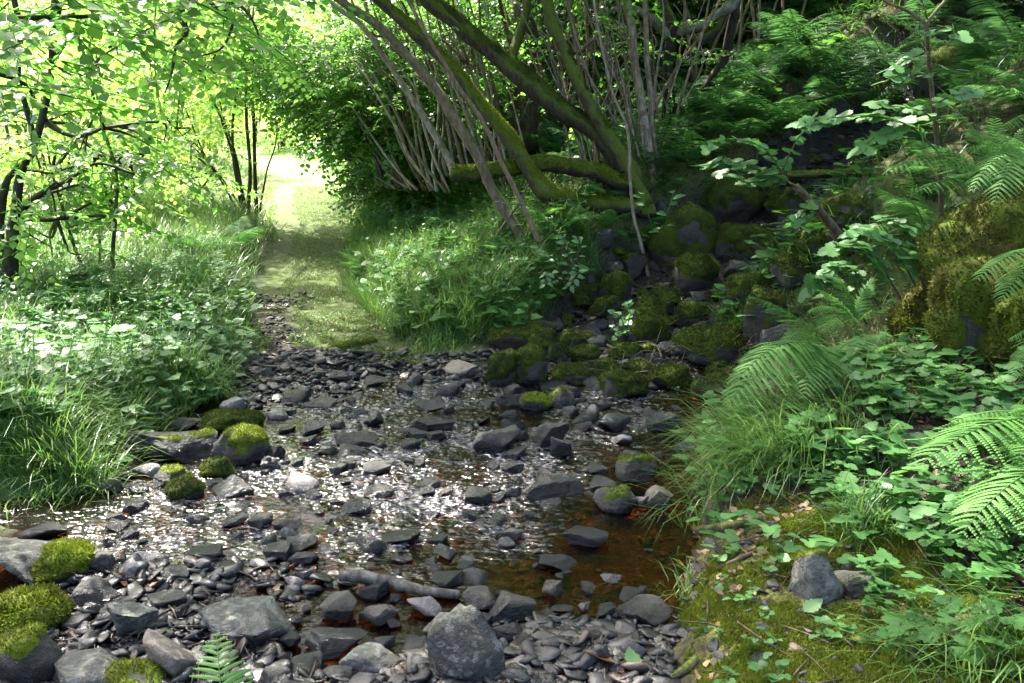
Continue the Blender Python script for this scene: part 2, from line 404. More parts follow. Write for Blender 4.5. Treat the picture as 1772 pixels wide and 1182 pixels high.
PUDDLE = water_mat('puddle_water', (.6, .5, .4), True)

# ------------------------------------------------------------------ the ground
def ground():
    def geo(a, b, d0, g):
        out = [a]; d = d0
        while out[-1] < b: out.append(out[-1] + d); d *= g
        return np.array(out)
    xr = geo(4.2, 70, .05, 1.075)
    xs = np.concatenate([-xr[::-1], np.arange(-4.15, 4.2, .036), xr])
    ys = np.concatenate([np.linspace(-10, 2.0, 16), np.arange(2.1, 7.6, .034), geo(7.6, 90, .036, 1.022)])
    X, Y = np.meshgrid(xs, ys); Z = H(X, Y)
    t = X - xfoot(Y); s = xl(Y) - X
    gd, gz = gully(X, Y)
    inb = sst(.03, -.08, t) * sst(.03, -.08, s)
    low = sst(7.0, 6.5, Y)
    wob = fbm(X * 4, Y * 4, 21, 3)
    bedf = inb * low
    gul = sst(.35, -.1, gd - .7 + .15 * wob) * sst(6.3, 6.9, Y); grav = np.maximum(bedf, gul)
    far = (Y > 6.6)
    turf = inb * sst(6.5, 7.2, Y + .7 * wob)
    gap = np.exp(-(((X - path_x(Y) + .3) / .25) ** 2)) * sst(9.6, 8.2, Y) + sst(10.3, 10.9, Y) * sst(12.2, 11.6, Y) * .7
    turf = turf * (1 - np.clip(.75 * gap + .35 * wob * gap, 0, 1))
    moss = sst(-.05, .2, t) * sst(3.9, 3.3, Y) * sst(1.6, 1.0, X + .15 * wob)
    moss = np.maximum(moss, .5 * sst(.1, .6, t) * (Y > 5))
    grass = np.maximum(sst(.0, .3, s), sst(.1, .5, t) * far * sst(4.5, 2.5, t)) * (1 - grav)
    grass = np.maximum(grass, sst(17, 20, Y) * sst(2.0, .5, t))
    bed = bedf * sst(.012, -.018, Z) * sst(3.0, 3.3, Y)
    soilpatch = 1 - .5 * sst(7.0, 6.4, Y) * sst(-.9, -1.6, X) * (Y > 5.8)
    ny, nx = X.shape
    mb = MB(); i = np.arange(ny - 1)[:, None] * nx + np.arange(nx - 1)[None]
    mb.add(np.stack([X, Y, Z], -1).reshape(-1, 3), np.stack([i, i + 1, i + nx + 1, i + nx], -1).reshape(-1, 4))
    o = mb.build('ground', GROUND, extra=dict(turf=turf.ravel(), moss=moss.ravel(), gravel=(grav * soilpatch).ravel(), far_sun=sst(13, 16.5, Y + .5 * wob).ravel(), grass=grass.ravel(), bed=bed.ravel(), amber=(sst(-.25, .45, X + .25 * wob) * sst(3.2, 3.5, Y) * sst(5.6, 5.0, Y)).ravel(), gully_dark=gul.ravel()))
    tag(o, kind='structure')
ground()
WL = .002      # water level of the ford
def water():
    xs = np.arange(-5.2, 2.6, .018); ys = np.arange(2.55, 7.0, .018)
    X, Y = np.meshgrid(xs, ys)
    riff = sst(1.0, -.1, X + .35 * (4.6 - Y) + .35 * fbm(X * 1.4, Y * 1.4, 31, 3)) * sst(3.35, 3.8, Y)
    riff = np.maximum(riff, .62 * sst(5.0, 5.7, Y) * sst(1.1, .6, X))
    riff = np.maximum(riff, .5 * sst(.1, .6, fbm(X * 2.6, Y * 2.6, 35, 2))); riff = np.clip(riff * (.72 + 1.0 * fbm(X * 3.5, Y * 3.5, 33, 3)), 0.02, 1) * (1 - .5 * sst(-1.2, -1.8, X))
    Z = WL + riff * (.008 * fbm(X * 9, Y * 12, 41, 3) + .005 * noise3(X * 30, Y * 38, X * 0, 42))
    Z = Z - .06 * sst(-1.9, -3.0, X) - .02 * sst(3.4, 3.0, Y)
    ny, nx = X.shape
    mb = MB(); i = np.arange(ny - 1)[:, None] * nx + np.arange(nx - 1)[None]
    F = np.stack([i, i + 1, i + nx + 1, i + nx], -1).reshape(-1, 4)
    dry = (H(X, Y) > Z + .03).ravel()
    F = F[~dry[F].all(1)]
    mb.add(np.stack([X, Y, Z], -1).reshape(-1, 3), F)
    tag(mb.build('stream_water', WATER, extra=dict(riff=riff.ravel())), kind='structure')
    # water trickling down the gully
    cp = smooth_pts(GUL[1:8], 60); mb = MB(); T = unit(np.gradient(cp[:, :2], axis=0)); N = np.stack([-T[:, 1], T[:, 0]], -1)
    w = np.linspace(-.15, .15, 30); XY = cp[:, None, :2] + N[:, None, :] * w[None, :, None]
    st_ = cp[:, 2] / .13; fz = st_ - np.floor(st_); zc = (np.floor(st_) + sst(.72, 1.0, fz)) * .13; Z = zc[:, None] + .03 + .006 * fbm(XY[..., 0] * 9, XY[..., 1] * 9, 51, 3) + 0 * w
    k = np.floor(np.linspace(0, 24, len(cp))) * 0
    V = np.concatenate([XY, Z[..., None]], -1).reshape(-1, 3); nx = 30
    i = np.arange(len(cp) - 1)[:, None] * nx + np.arange(nx - 1)[None]
    mb.add(V, np.stack([i, i + 1, i + nx + 1, i + nx], -1).reshape(-1, 4))
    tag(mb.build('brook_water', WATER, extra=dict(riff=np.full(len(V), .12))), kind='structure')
    # puddle in the path
    c = G(472, 533); a = np.linspace(0, 2 * math.pi, 40, endpoint=False); rr = 1 + .25 * np.array([noise3(np.array([math.cos(q) * 2]), np.array([math.sin(q) * 2]), np.array([.2]), 3)[0] for q in a])
    V = np.stack([c[0] + .13 * rr * np.cos(a), c[1] + .15 * rr * np.sin(a), np.full(40, c[2] + .022)], -1); mb = MB()
    mb.add(np.vstack([V, [[c[0], c[1], c[2] + .022]]]), np.stack([np.arange(40), (np.arange(40) + 1) % 40, np.full(40, 40)], -1))
    tag(mb.build('puddle_water', PUDDLE), kind='structure')
water()

# ------------------------------------------------------------------ stones and moss
ICO = {}
def ico(k):
    if k not in ICO:
        bm = bmesh.new(); bmesh.ops.create_icosphere(bm, subdivisions=k, radius=1.0)
        ICO[k] = (np.array([v.co[:] for v in bm.verts]), np.array([[v.index for v in f.verts] for f in bm.faces])); bm.free()
    return ICO[k]
def rock_arrays(seed, dims, sub=4, cuts=11, rough=.03, rounded=0.0):
    r = np.random.default_rng(seed); V, F = ico(sub); V = V.copy()
    N = unit(r.normal(size=(cuts, 3))); N[0] = unit([r.normal() * .18, r.normal() * .18, 1]); N[1] = unit([r.normal() * .2, r.normal() * .2, -1])
    for n in N:
        d = r.uniform(.34, .72) if rounded < .5 else r.uniform(.62, .95)
        e = np.maximum(0, V @ n - d); V -= e[:, None] * n * (1 - .25 * rounded)
    lo, hi = V.min(0), V.max(0); V = (V - (lo + hi) / 2) / (hi - lo)
    d = unit(V); q = V * 4
    V = V + d * (rough * noise3(q[:, 0], q[:, 1], q[:, 2], seed) + rough * .5 * noise3(q[:, 0] * 2.7, q[:, 1] * 2.7, q[:, 2] * 2.7, seed + 1) + rough * .25 * noise3(q[:, 0] * 7, q[:, 1] * 7, q[:, 2] * 7, seed + 2))[:, None]
    return V * np.asarray(dims), F
def vnormals(V, F):
    n = np.cross(V[F[:, 1]] - V[F[:, 0]], V[F[:, 2]] - V[F[:, 0]]); vn = np.zeros_like(V)
    for k in range(3): np.add.at(vn, F[:, k], n)
    return unit(vn), unit(n), np.linalg.norm(n, axis=1) / 2
def moss_mesh(V, F, thr, dens, blade, mat, parent, seed, thick=.018, maxn=6000, name='moss', side=None):
    """cushion grown over the upward faces of a triangle mesh, plus its many little shoots"""
    vn, fn, fa = vnormals(V, F); s = seed
    q = V * 7
    up = vn[:, 2] + (vn @ np.asarray(side) if side is not None else 0)
    w = up - thr + .5 * noise3(q[:, 0], q[:, 1], q[:, 2], s) + .35 * noise3(q[:, 0] * 3.7, q[:, 1] * 3.7, q[:, 2] * 3.7, s + 1)
    mb = MB(); keep = (w[F] > -.12).any(1)
    lump = .5 + .5 * noise3(V[:, 0] * 22, V[:, 1] * 22, V[:, 2] * 22, s + 3)
    off = thick * np.clip(w * 3, 0, 1) * (.45 + .9 * lump) - .003
    if keep.sum() < 4: return None
    mb.add(V + vn * off[:, None], F[keep], .25 + .4 * lump)
    fw = np.clip(w[F].mean(1) * 3, 0, 1) * fa; tot = fw.sum()
    n = int(min(maxn, dens * tot))
    if n > 10:
        r = np.random.default_rng(seed + 5); fi = r.choice(len(F), n, p=fw / tot); b = r.dirichlet((1, 1, 1), n)
        Vo = V + vn * off[:, None]
        p = np.einsum('nk,nki->ni', b, Vo[F[fi]]); nn = unit(fn[fi] + r.normal(size=(n, 3)) * .55 + np.array([0, 0, .15]))
        L = blade * r.uniform(.5, 1.4, n); side_ = unit(np.cross(nn, r.normal(size=(n, 3)))) * (L * .28)[:, None]
        tri = np.stack([p - side_ - nn * .002, p + side_ - nn * .002, p + nn * L[:, None]], 1).reshape(-1, 3)
        cr = np.repeat(np.clip(.5 + .3 * r.normal(size=n) + .25 * noise3(p[:, 0] * 9, p[:, 1] * 9, p[:, 2] * 9, s), 0, 1), 3)
        cr = np.clip(cr + np.tile([-.15, -.15, .25], n), 0, 1)
        mb.add(tri, np.arange(3 * n).reshape(-1, 3), cr)
    return mb.build(name, mat, parent)
def seat(px, py):
    p = G(px, py)
    if p[2] < WL and p[1] < 7:
        d = p - CAM; p = CAM + d * ((WL - EYE) / d[2]); p[2] = WL - .012
    return p
HAND = []       # footprints of placed stones
def stone(box, kind, label, short=None, name='stone', lift=0.0, flat=None, rot=None, dep_k=.85, tall=None, sub=4, base=None):
    x0, y0, x1, y1 = box; cx = (x0 + x1) / 2
    p = seat(cx, y1 - .10 * (y1 - y0)) if base is None else np.array(base)
    _, _, dep = proj(p)
    W = (x1 - x0) / FPX * dep; Hh = (y1 - y0) / FPX * dep
    D = W * dep_k; a = math.atan2(EYE - p[2], p[1])
    D = min(D, Hh / max(.15, math.sin(a)) * .8)
    T = max(.28 * W if tall is None else tall * W, (Hh - D * math.sin(a) * .8) / math.cos(a))
    seed = int(x0 * 7 + y0 * 13) % 9973 + 11
    mossy = kind in ('mo', 'mc', 'pc', 'ms', 'mb', 'mx')
    V, F = rock_arrays(seed, (W * 1.04, D * 1.04, T * 1.3), sub, rounded=(.8 if kind == 'mx' else .0 if kind in ('pc', 'ms') else .5) if mossy else .0, rough=.045 if not mossy else (.06 if kind != 'mx' else .11))
    r = np.random.default_rng(seed); 
    rz = r.uniform(-.6, .6) if rot is None else rot
    rz *= .5
    c, s = math.cos(rz), math.sin(rz); V = V @ np.array([[c, s, 0], [-s, c, 0], [0, 0, 1]])
    tx = r.normal() * .07; V = V @ np.array([[math.cos(tx), 0, math.sin(tx)], [0, 1, 0], [-math.sin(tx), 0, math.cos(tx)]])
    V[:, 2] += T * .5 - .15 * T
    mat = {'d': S_DARK, 'g': S_GREY, 'l': S_LICH, 'p': S_PALE, 'b': S_TAN, 'mo': S_MOSS, 'mc': S_GREY, 'pc': S_ROCK, 'ms': S_DARK, 'mb': S_MOSS, 'mx': S_MOSS}[kind]
    mb = MB(); mb.add(V, F, .5); o = mb.build(name, mat)
    loc = np.array([p[0], p[1] + D * .28, (p[2] if p[2] < WL + .001 and p[1] < 7 else float(H(p[0], p[1] + D * .28)) * .5 + p[2] * .5) + lift]); o.location = loc
    if mossy:
        km = {'mo': (-.05, 32000, .011, L_MOSSD), 'mc': (.5, 40000, .010, L_MOSS), 'pc': (.45, 40000, .010, L_MOSS), 'ms': (1.02, 36000, .010, L_MOSS), 'mb': (-.15, 40000, .014, L_MOSS), 'mx': (-.45, 26000, .020, L_MOSSO)}[kind]
        moss_mesh(V, F, km[0], km[1], km[2], km[3], o, seed, thick=.016 if kind != 'mx' else .03, maxn=9000)
    if label: tag(o, label, 'stone' if not mossy else 'mossy stone', None)
    HAND.append((loc[0], loc[1], max(W, D) * .5))
    if short: landmark(short, loc + np.array([0, 0, T * .4]))
    return o, loc, T
# ---- near left boulders
ST = [
 ((-75, 900, 128, 1015), 'l', 'large grey boulder at the left edge behind the bright moss cushion', None),
 ((28, 935, 148, 1012), 'mb', 'rounded cushion of bright moss on a rock beside the large left boulder', 'upper bright moss cushion'),
 ((-12, 1008, 106, 1095), 'mb', 'bright mossy rock in front of the rounded moss cushion', 'lower bright mossy rock'),
 ((116, 988, 206, 1055), 'g', 'tilted flat grey slab right of the two bright moss cushions', 'tilted grey slab by the moss'),
 ((-40, 1086, 88, 1200), 'mc', 'grey boulder in the bottom left corner with moss on top', None),
 ((72, 1116, 224, 1215), 'l', 'smooth long grey boulder cut by the bottom edge', 'smooth bottom boulder'),
 ((148, 1148, 284, 1225), 'mc', 'grey boulder at the bottom edge with a yellow moss patch', None),
 ((243, 1085, 332, 1185), 'b', 'upright brownish grey block left of the lone near fern', 'upright brownish block'),
 ((176, 1034, 262, 1112), 'l', 'pale speckled lichen slab behind the upright brownish block', 'speckled lichen slab'),
 ((338, 1046, 497, 1120), 'l', 'broad flat grey boulder behind the lone near fern', 'broad flat boulder'),
 ((248, 1016, 322, 1062), 'g', 'grey stone between the speckled slab and the broad flat boulder', None),
 ((198, 966, 244, 1004), 'p', 'rounded pinkish stone near the tilted grey slab', 'pinkish round stone'),
 ((230, 944, 288, 976), 'p', 'long pale grey stone behind the pinkish round one', None),
 ((148, 943, 194, 1000), 'g', 'upright grey splinter of rock left of the pinkish stone', None),
 ((368, 972, 424, 1001), 'd', 'dark oval cobble lying alone in the gravel left of the water', 'dark oval cobble'),
 ((24, 903, 108, 936), 'd', 'dark wet stone under the left grass tussock', None),
 ((278, 976, 328, 1018), 'd', 'dark stone behind the broad flat boulder, beside rust coloured leaves', None),
 ((322, 938, 382, 976), 'd', 'dark angular stone above the dark oval cobble', None),
 ((452, 933, 500, 973), 'g', 'blue grey stone beside an olive grey one left of the water', 'blue grey stone'),
 ((494, 921, 547, 960), 'g', 'olive grey stone right of the blue grey one', None),
 ((470, 896, 527, 916), 'd', 'thin dark slab behind the blue grey stone', None),
 ((658, 908, 727, 946), 'g', 'wedge shaped grey block alone in the middle of the water', 'wedge block in the water'),
 ((553, 1018, 617, 1072), 'g', 'grey stone under the left end of the driftwood branch', None),
 ((624, 1032, 692, 1077), 'b', 'tan topped block in front of the driftwood branch', 'tan topped block'),
 ((588, 1101, 692, 1174), 'l', 'squarish light grey block in front of the tan topped one', 'squarish grey block'),
 ((694, 1097, 750, 1136), 'd', 'dark cobble between the squarish block and the biggest boulder', None),
 ((738, 1046, 870, 1195), 'l', 'biggest near boulder with dull moss stains, at the end of the driftwood', 'biggest near boulder'),
 ((558, 1144, 612, 1190), 'd', 'dark stone left of the squarish grey block at the bottom', None),
 ((528, 1088, 637, 1128), 'd', 'long dark slab behind the squarish grey block', None),
 ((440, 1144, 502, 1200), 'g', 'grey stone right of the lone near fern at the bottom edge', None),
 ((848, 1018, 927, 1077), 'g', 'dark grey block behind the biggest near boulder, at the waterside', 'waterside block'),
 ((1063, 1028, 1162, 1080), 'g', 'smooth rounded stone with thin grass hanging over it', 'rounded stone under thin grass'),
 ((1058, 1093, 1110, 1127), 'g', 'flat slate lying on another in front of the rounded grassy stone', None),
 ((1058, 1126, 1112, 1152), 'g', 'lower slate under the flat one beside ochre moss', 'stacked slates'),
 ((1020, 1113, 1054, 1157), 'd', 'upright slate chip left of the two stacked slates', None),
 ((933, 958, 997, 987), 'd', 'flat dark stone awash in the brown pool, nearest the gravel', 'flat stone in the brown pool'),
 ((973, 903, 1052, 947), 'd', 'shiny ribbed slate slab in the middle of the brown pool', 'shiny ribbed slab'),
 ((908, 826, 1012, 864), 'd', 'long low slab with a pale left tip behind the brown pool', 'long low slab'),
 ((1028, 834, 1100, 890), 'mc', 'round stone with a bright moss cap standing in the brown pool', 'moss capped round stone'),
 ((1066, 780, 1137, 836), 'mc', 'grey pointed stone with moss on its left shoulder behind the moss capped one', 'pointed stone with a moss shoulder'),
 ((1118, 834, 1167, 882), 'b', 'brownish stone between the moss capped stone and the long grass', None),
 ((1096, 854, 1124, 880), 'p', 'small whitish stone right of the moss capped round stone', None),
 ((858, 903, 907, 939), 'g', 'tilted grey stone left of the shiny ribbed slab', None),
 ((588, 860, 642, 892), 'd', 'dark wet stone in the sparkling riffle', 'dark stone in the riffle'),
 ((818, 731, 897, 787), 'g', 'wide pale topped boulder at the middle of the ford', 'wide boulder mid ford'),
 ((923, 723, 987, 779), 'g', 'squared grey boulder right of the wide one at mid ford', 'squared boulder'),
 ((953, 750, 992, 792), 'd', 'dark stone leaning against the squared boulder', None),
 ((1163, 756, 1212, 782), 'p', 'pale flat stone beside the dark pool left of the long grass', 'pale flat stone'),
 ((1035, 708, 1092, 748), 'd', 'dark wet rock in front of the twig pile', None),
 ((1118, 706, 1184, 748), 'd', 'dark mossy edged rock at the rim of the dark pool', 'rock at the dark pool'),
 ((713, 689, 770, 713), 'd', 'dark slab above the two dark stones upstream of the wide boulder', None),
 ((708, 714, 782, 747), 'd', 'dark flat rock left of and behind the wide boulder', 'dark flat rock'),
 ((735, 740, 772, 764), 'd', 'dark pointed stone in front of the dark flat rock', None),
 ((523, 684, 580, 709), 'g', 'dry grey slab at the foot of the path', 'dry slab at the path foot'),
 ((518, 726, 564, 754), 'g', 'light grey block below the dry slab at the path foot', 'light grey block'),
 ((573, 743, 652, 772), 'd', 'wide dark stone right of the light grey block', None),
 ((583, 767, 637, 792), 'd', 'dark wedge in front of the wide dark stone by the light grey block', None),
 ((768, 627, 832, 657), 'b', 'brown wedge shaped rock at the foot of the grassy bank', 'brown wedge rock'),
 ((533, 609, 567, 623), 'g', 'small grey stone set in the turf near the mossy stick', None),
 ((370, 734, 456, 808), 'mc', 'big round boulder with a thick moss cap on the left bank', 'big moss capped boulder'),
 ((218, 750, 368, 800), 'ms', 'long dark slab with a mossy rim under the left herbs', 'long mossy slab'),
 ((253, 758, 307, 784), 'mb', 'small moss hummock on the long dark slab', None),
 ((354, 703, 447, 748), 'mo', 'brown mossy rock behind the big moss capped boulder', None),
 ((260, 804, 322, 847), 'mc', 'pale mossy stone left of the dark pair below the long slab', 'pale mossy stone'),
 ((286, 821, 350, 867), 'mo', 'dark mossy stone right of the pale mossy one', None),
 ((363, 819, 432, 867), 'd', 'dark round boulder in front of the big moss capped one', 'dark round boulder'),
 ((446, 766, 487, 797), 'd', 'small dark stone right of the big moss capped boulder', None),
 ((450, 785, 482, 817), 'd', 'upright dark stone in the water right of the big moss capped boulder', None),
 ((348, 789, 397, 827), 'mo', 'mossy stone tucked below the big moss capped boulder', None),
 ((168, 819, 208, 857), 'b', 'tan block at the edge of the left grass tussock', 'tan block'),
 ((208, 829, 252, 857), 'd', 'dark flat stone right of the tan block', None),
 # ---- mossy rocks at the mouth of the gully
 ((853, 564, 947, 614), 'mo', 'wide mossy rock under the grassy bank, farthest left in the rocky mouth', 'wide mossy rock'),
 ((913, 572, 962, 620), 'mo', 'round mossy rock right of the wide mossy one', None),
 ((948, 597, 987, 640), 'mo', 'small pointed mossy rock beside the square mossy one', None),
 ((983, 600, 1037, 630), 'mo', 'square mossy block in the rocky mouth of the brook', 'square mossy block'),
 ((843, 609, 897, 672), 'mo', 'upright mossy rock next to the triangular one', None),
 ((893, 603, 947, 672), 'mo', 'tall triangular mossy rock at the edge of the ford', 'tall triangular mossy rock'),
 ((968, 571, 1027, 606), 'mo', 'brown mossy rock behind the square mossy block', None),
 ((958, 627, 1042, 668), 'mo', 'sloping mossy slab in front of the square mossy block', 'sloping mossy slab'),
 ((1058, 594, 1112, 628), 'mo', 'dark mossy rock right of the square mossy block', None),
 ((1173, 566, 1303, 642), 'mo', 'broad thickly mossed boulder above the dark pool', 'broad mossed boulder'),
 ((1078, 619, 1137, 657), 'mo', 'low mossy stone among the dead twigs', None),
 ((1043, 640, 1127, 692), 'mo', 'mossy ledge under the pile of dead twigs', 'mossy ledge under the twigs'),
 ((898, 677, 952, 712), 'mc', 'low moss topped stone in front of the tall triangular rock', None),
 ((951, 671, 997, 710), 'mc', 'small stone with the brightest moss at the rocky mouth', 'small bright mossy stone'),
 # ---- gully
 ((1123, 358, 1247, 462), 'mo', 'great mossy boulder left of the gully under the mossy stems', 'great mossy boulder'),
 ((1222, 323, 1322, 394), 'mo', 'mossy boulder up the gully behind the great one', None),
 ((1173, 444, 1247, 508), 'mo', 'round moss topped rock standing in the gully below the great boulder', 'round rock in the gully'),
 ((1233, 394, 1302, 458), 'mo', 'mossy rock right of the great boulder in the gully', None),
 ((1268, 394, 1352, 452), 'mo', 'low mossy hump in the upper gully', 'low mossy hump'),
 ((1038, 474, 1092, 532), 'mo', 'mossy rock at the left side of the gully mouth', 'mossy rock at the gully mouth'),
 ((1173, 524, 1232, 572), 'mo', 'mossy rock with a clean right face behind the broad mossed boulder', None),
 ((1288, 508, 1362, 602), 'mo', 'tall dark mossy block right of the broad mossed boulder', 'tall dark mossy block'),
 ((1258, 484, 1342, 532), 'mo', 'long mossy rock across the lower gully', None),
 ((1078, 538, 1162, 602), 'mo', 'dark mossy boulder beneath the small green plant in the gully', 'dark boulder under the small plant'),
 ((1138, 588, 1202, 622), 'd', 'dark wet stone left of the broad mossed boulder', None),
 ((1340, 445, 1420, 500), 'mo', 'dark mossy rock beside the right bank of the gully', None),
 ((1376, 412, 1434, 455), 'mo', 'black mossy rock at the foot of the cut branch', None),
 ((1320, 560, 1370, 610), 'd', 'black stone at the foot of the tall dark block', None),
 ((1200, 650, 1290, 705), 'mo', 'black mossy boulder at the back of the dark pool', None),
 ((1330, 330, 1400, 385), 'mo', 'dark mossy rock below the mossy branch across the gully', None),
 ((1430, 345, 1510, 400), 'mo', 'wet mossy ledge behind the cut branch', None),
 # ---- right bank
 ((1380, 950, 1456, 1050), 'pc', 'upright pale rock with mossy sides on the right bank', 'upright pale rock'),
 ((1450, 984, 1537, 1034), 'g', 'flat grey rock right of the upright pale rock', 'flat rock by the upright one'),
 ((1618, 838, 1645, 868), 'b', 'small brown stone in the soil left of the large near ferns', None),
 ((1588, 98, 1706, 172), 'mo', 'mossy boulder high on the hillside behind the sapling', 'high mossy boulder'),
 ((1405, 172, 1490, 222), 'mo', 'mossy hump on the slope left of the sapling', None),
 ((1500, 150, 1570, 190), 'mo', 'small mossy hump below the high mossy boulder', None),
]
for b, k, lab, sh in ST:
    stone(b, k, lab, sh, name='mossy_stone' if k in ('mo', 'mc', 'pc', 'ms', 'mb') else 'stone')
# the mossy mound on the right bank, three fused boulders but each one liftable
q = P(1735, 640, 4.55); q[2] = float(H(q[0], q[1]))
stone((1640, 322, 1860, 520), 'mx', 'big ochre and green moss mound above the right bank', 'big ochre moss mound', 'mossy_stone', base=P(1740, 470, 5.1), dep_k=.7)
stone((1628, 490, 1800, 700), 'mx', 'shaggy ochre mossy boulder under the big moss mound', 'shaggy mossy boulder', 'mossy_stone', base=P(1715, 665, 4.75), dep_k=.6)
stone((1560, 488, 1645, 585), 'mx', 'smaller mossy lump left of the shaggy mossy boulder', None, 'mossy_stone', base=P(1600, 575, 5.4), dep_k=.7)
stone((1735, 540, 1850, 690), 'mx', 'mossy boulder at the right edge beside the shaggy one', None, 'mossy_stone', base=P(1790, 650, 4.5), dep_k=.7)

# ---- smaller loose stones, each one an object
def in_bed(x, y, m=0.0):
    return (x < xfoot(y) - m) & (x > xl(y) + m)
protos = []
for i in range(9):
    V, F = rock_arrays(400 + i, (1, .8, .42 if i % 3 else .6), 3, cuts=10, rounded=.0, rough=.04)
    protos.append((V, F))
SM = [S_DARK, S_DARK, S_DARK, S_GREY, S_GREY, S_TAN, S_PALE]
cache = {}
cnt = 0; tries = 0; placed = []
r = np.random.default_rng(91)
while cnt < 222 and tries < 14000:
    tries += 1
    px, py = r.uniform(190, 1180), 640 + 520 * r.uniform(0, 1) ** .9
    if py > 1090 and px > 880 and r.uniform() < .6: continue
    p = seat(px, py)
    if not in_bed(p[0], p[1], .03) or p[1] > 7: continue
    w = (.05 + .10 * r.uniform() ** 1.6) * (1.0 + .35 * (p[1] > 4.8)) * (.8 if px > 900 and py > 850 else 1)
    if p[0] > .25 and 3.5 < p[1] < 4.6 and r.uniform() < .72: continue
    if any(math.hypot(p[0] - a, p[1] - b) < c * .8 + w * .42 for a, b, c in HAND): continue
    HAND.append((p[0], p[1], w * .5))
    k = int(r.integers(len(protos))); m = int(r.choice(7, p=[.2, .2, .2, .17, .12, .06, .05]))
    key = (k, SM[m].name)
    if key not in cache:
        mb = MB(); mb.add(protos[k][0], protos[k][1], .5); o = mb.build('stone', SM[m]); cache[key] = o
    else:
        o = cache[key].copy(); COL.objects.link(o)
    o.location = (p[0], p[1], p[2] + w * .16)
    o.rotation_euler = (r.normal() * .16, r.normal() * .16, r.uniform(0, 6.28)); f = r.uniform(.8, 1.25)
    o.scale = (w, w * r.uniform(.75, 1.1), w * r.uniform(.75, 1.2))
    dsc = {S_DARK: 'small dark wet stone', S_GREY: 'small grey stone', S_TAN: 'small brownish stone', S_PALE: 'small pale stone'}[SM[m]]
    auto(o, dsc, 'stone', o.location, 'small loose stones in the ford'); cnt += 1
# small dark stones up the gully, half of them mossy
mossy_small = []
for i in range(5):
    V, F = rock_arrays(930 + i, (1, .85, .75), 4, cuts=11, rounded=.3, rough=.05); mb = MB(); V = V * .16; mb.add(V, F, .5); o = mb.build('mossy_stone', S_MOSS)
    moss_mesh(V, F, -.1, 32000, .010, L_MOSSD, o, 950 + i, thick=.012, maxn=3500); mossy_small.append(o)
tries = 0; g2 = 0; used_m = set()
while g2 < 100 and tries < 9000:
    tries += 1
    px, py = r.uniform(950, 1550), r.uniform(240, 700); p = G(px, py)
    gd, gz = gully(np.array([p[0]]), np.array([p[1]]))
    if gd[0] > .85 or p[1] < 5.9: continue
    w = r.uniform(.11, .30)
    if any(math.hypot(p[0] - a_, p[1] - b_) < c_ * .7 + w * .34 for a_, b_, c_ in HAND): continue
    HAND.append((p[0], p[1], w * .5)); rot = (r.normal() * .2, r.normal() * .2, r.uniform(0, 6.28))
    if r.uniform() < .55:
        k = int(r.integers(5)); o = mossy_small[k]
        if k in used_m:
            c_ = o.children; o = o.copy(); COL.objects.link(o)
            for ch in c_:
                q = ch.copy(); COL.objects.link(q); q.parent = o
        used_m.add(k); s_ = w / .16; o.scale = (s_, s_, s_ * r.uniform(.8, 1.2)); dsc = 'small mossy stone'
    else:
        k = int(r.integers(len(protos))); key = (k, S_DARK.name)
        if key not in cache:
            mb = MB(); mb.add(protos[k][0], protos[k][1], .5); o = mb.build('stone', S_DARK); cache[key] = o
        else:
            o = cache[key].copy(); COL.objects.link(o)
        o.scale = (w, w * .9, w * r.uniform(.8, 1.4)); dsc = 'black wet stone'
    o.location = (p[0], p[1], p[2] + w * .12); o.rotation_euler = rot
    auto(o, dsc, 'stone' if dsc[0] == 'b' else 'mossy stone', o.location, 'stones strewn down the gully'); g2 += 1
for k in range(5):
    if k not in used_m:
        for ch in mossy_small[k].children: bpy.data.objects.remove(ch)
        bpy.data.objects.remove(mossy_small[k])
# ---- gravel: too many to count
def chips(n, size, name, sampler, mat, seed, sink=.1):
    r = np.random.default_rng(seed); prs = []
    for i in range(7):
        V, F = rock_arrays(800 + i, (1, .75, .24 + .05 * (i % 3)), 2, cuts=7, rounded=0, rough=.03); prs.append((V, [F], np.full(len(V), .5)))
    pts = sampler(r, n); n = len(pts); mb = MB()
    k = r.integers(0, 7, n); sz = size[0] + (size[1] - size[0]) * r.uniform(0, 1, n) ** 2
    a = r.uniform(0, 6.28, n); X = np.stack([np.cos(a), np.sin(a), r.normal(size=n) * .22], -1); N = np.stack([r.normal(size=n) * .38, r.normal(size=n) * .38, np.ones(n)], -1)
    Mx = frames(X, N) * (sz[:, None, None] * np.stack([np.ones(n), r.uniform(.7, 1.1, n), r.uniform(.6, 1.5, n)], -1)[:, None, :])
    pts = pts.copy(); pts[:, 2] += sz * sink; rr = r.uniform(0, 1, n)
    for i in range(7):
        s = k == i; scatter(mb, prs[i], Mx[s], pts[s], rr[s])
    return tag(mb.build(name, mat, smooth=False), kind='stuff')
def gravel_mat(name='slate_gravel', k=1.0):
    t = NT(name); f = t.math('MULTIPLY', t.attr('rnd'), k)
    c = t.mix(t.ramp(f, .05, .75), (.007, .0066, .006), (.034, .031, .027)); c = t.mix(t.ramp(f, .88, .92), c, (.09, .055, .036)); c = t.mix(t.ramp(f, .96, 1.0), c, (.14, .125, .12))
    z = t.sep(t.pos())[2]; w = t.math('SUBTRACT', 1.0, t.ramp(z, .02, .085)); c = t.mix(t.math('MULTIPLY', w, .7), c, (.012, .011, .010))
    return t.set(Base_Color=c, Roughness=t.math('SUBTRACT', .65, t.math('MULTIPLY', w, .38)), Normal=t.bump(t.noise(150, det=4), .6, .006))
GRAVEL = gravel_mat()
GRAVEL_WET = gravel_mat('brook_slate', .3)
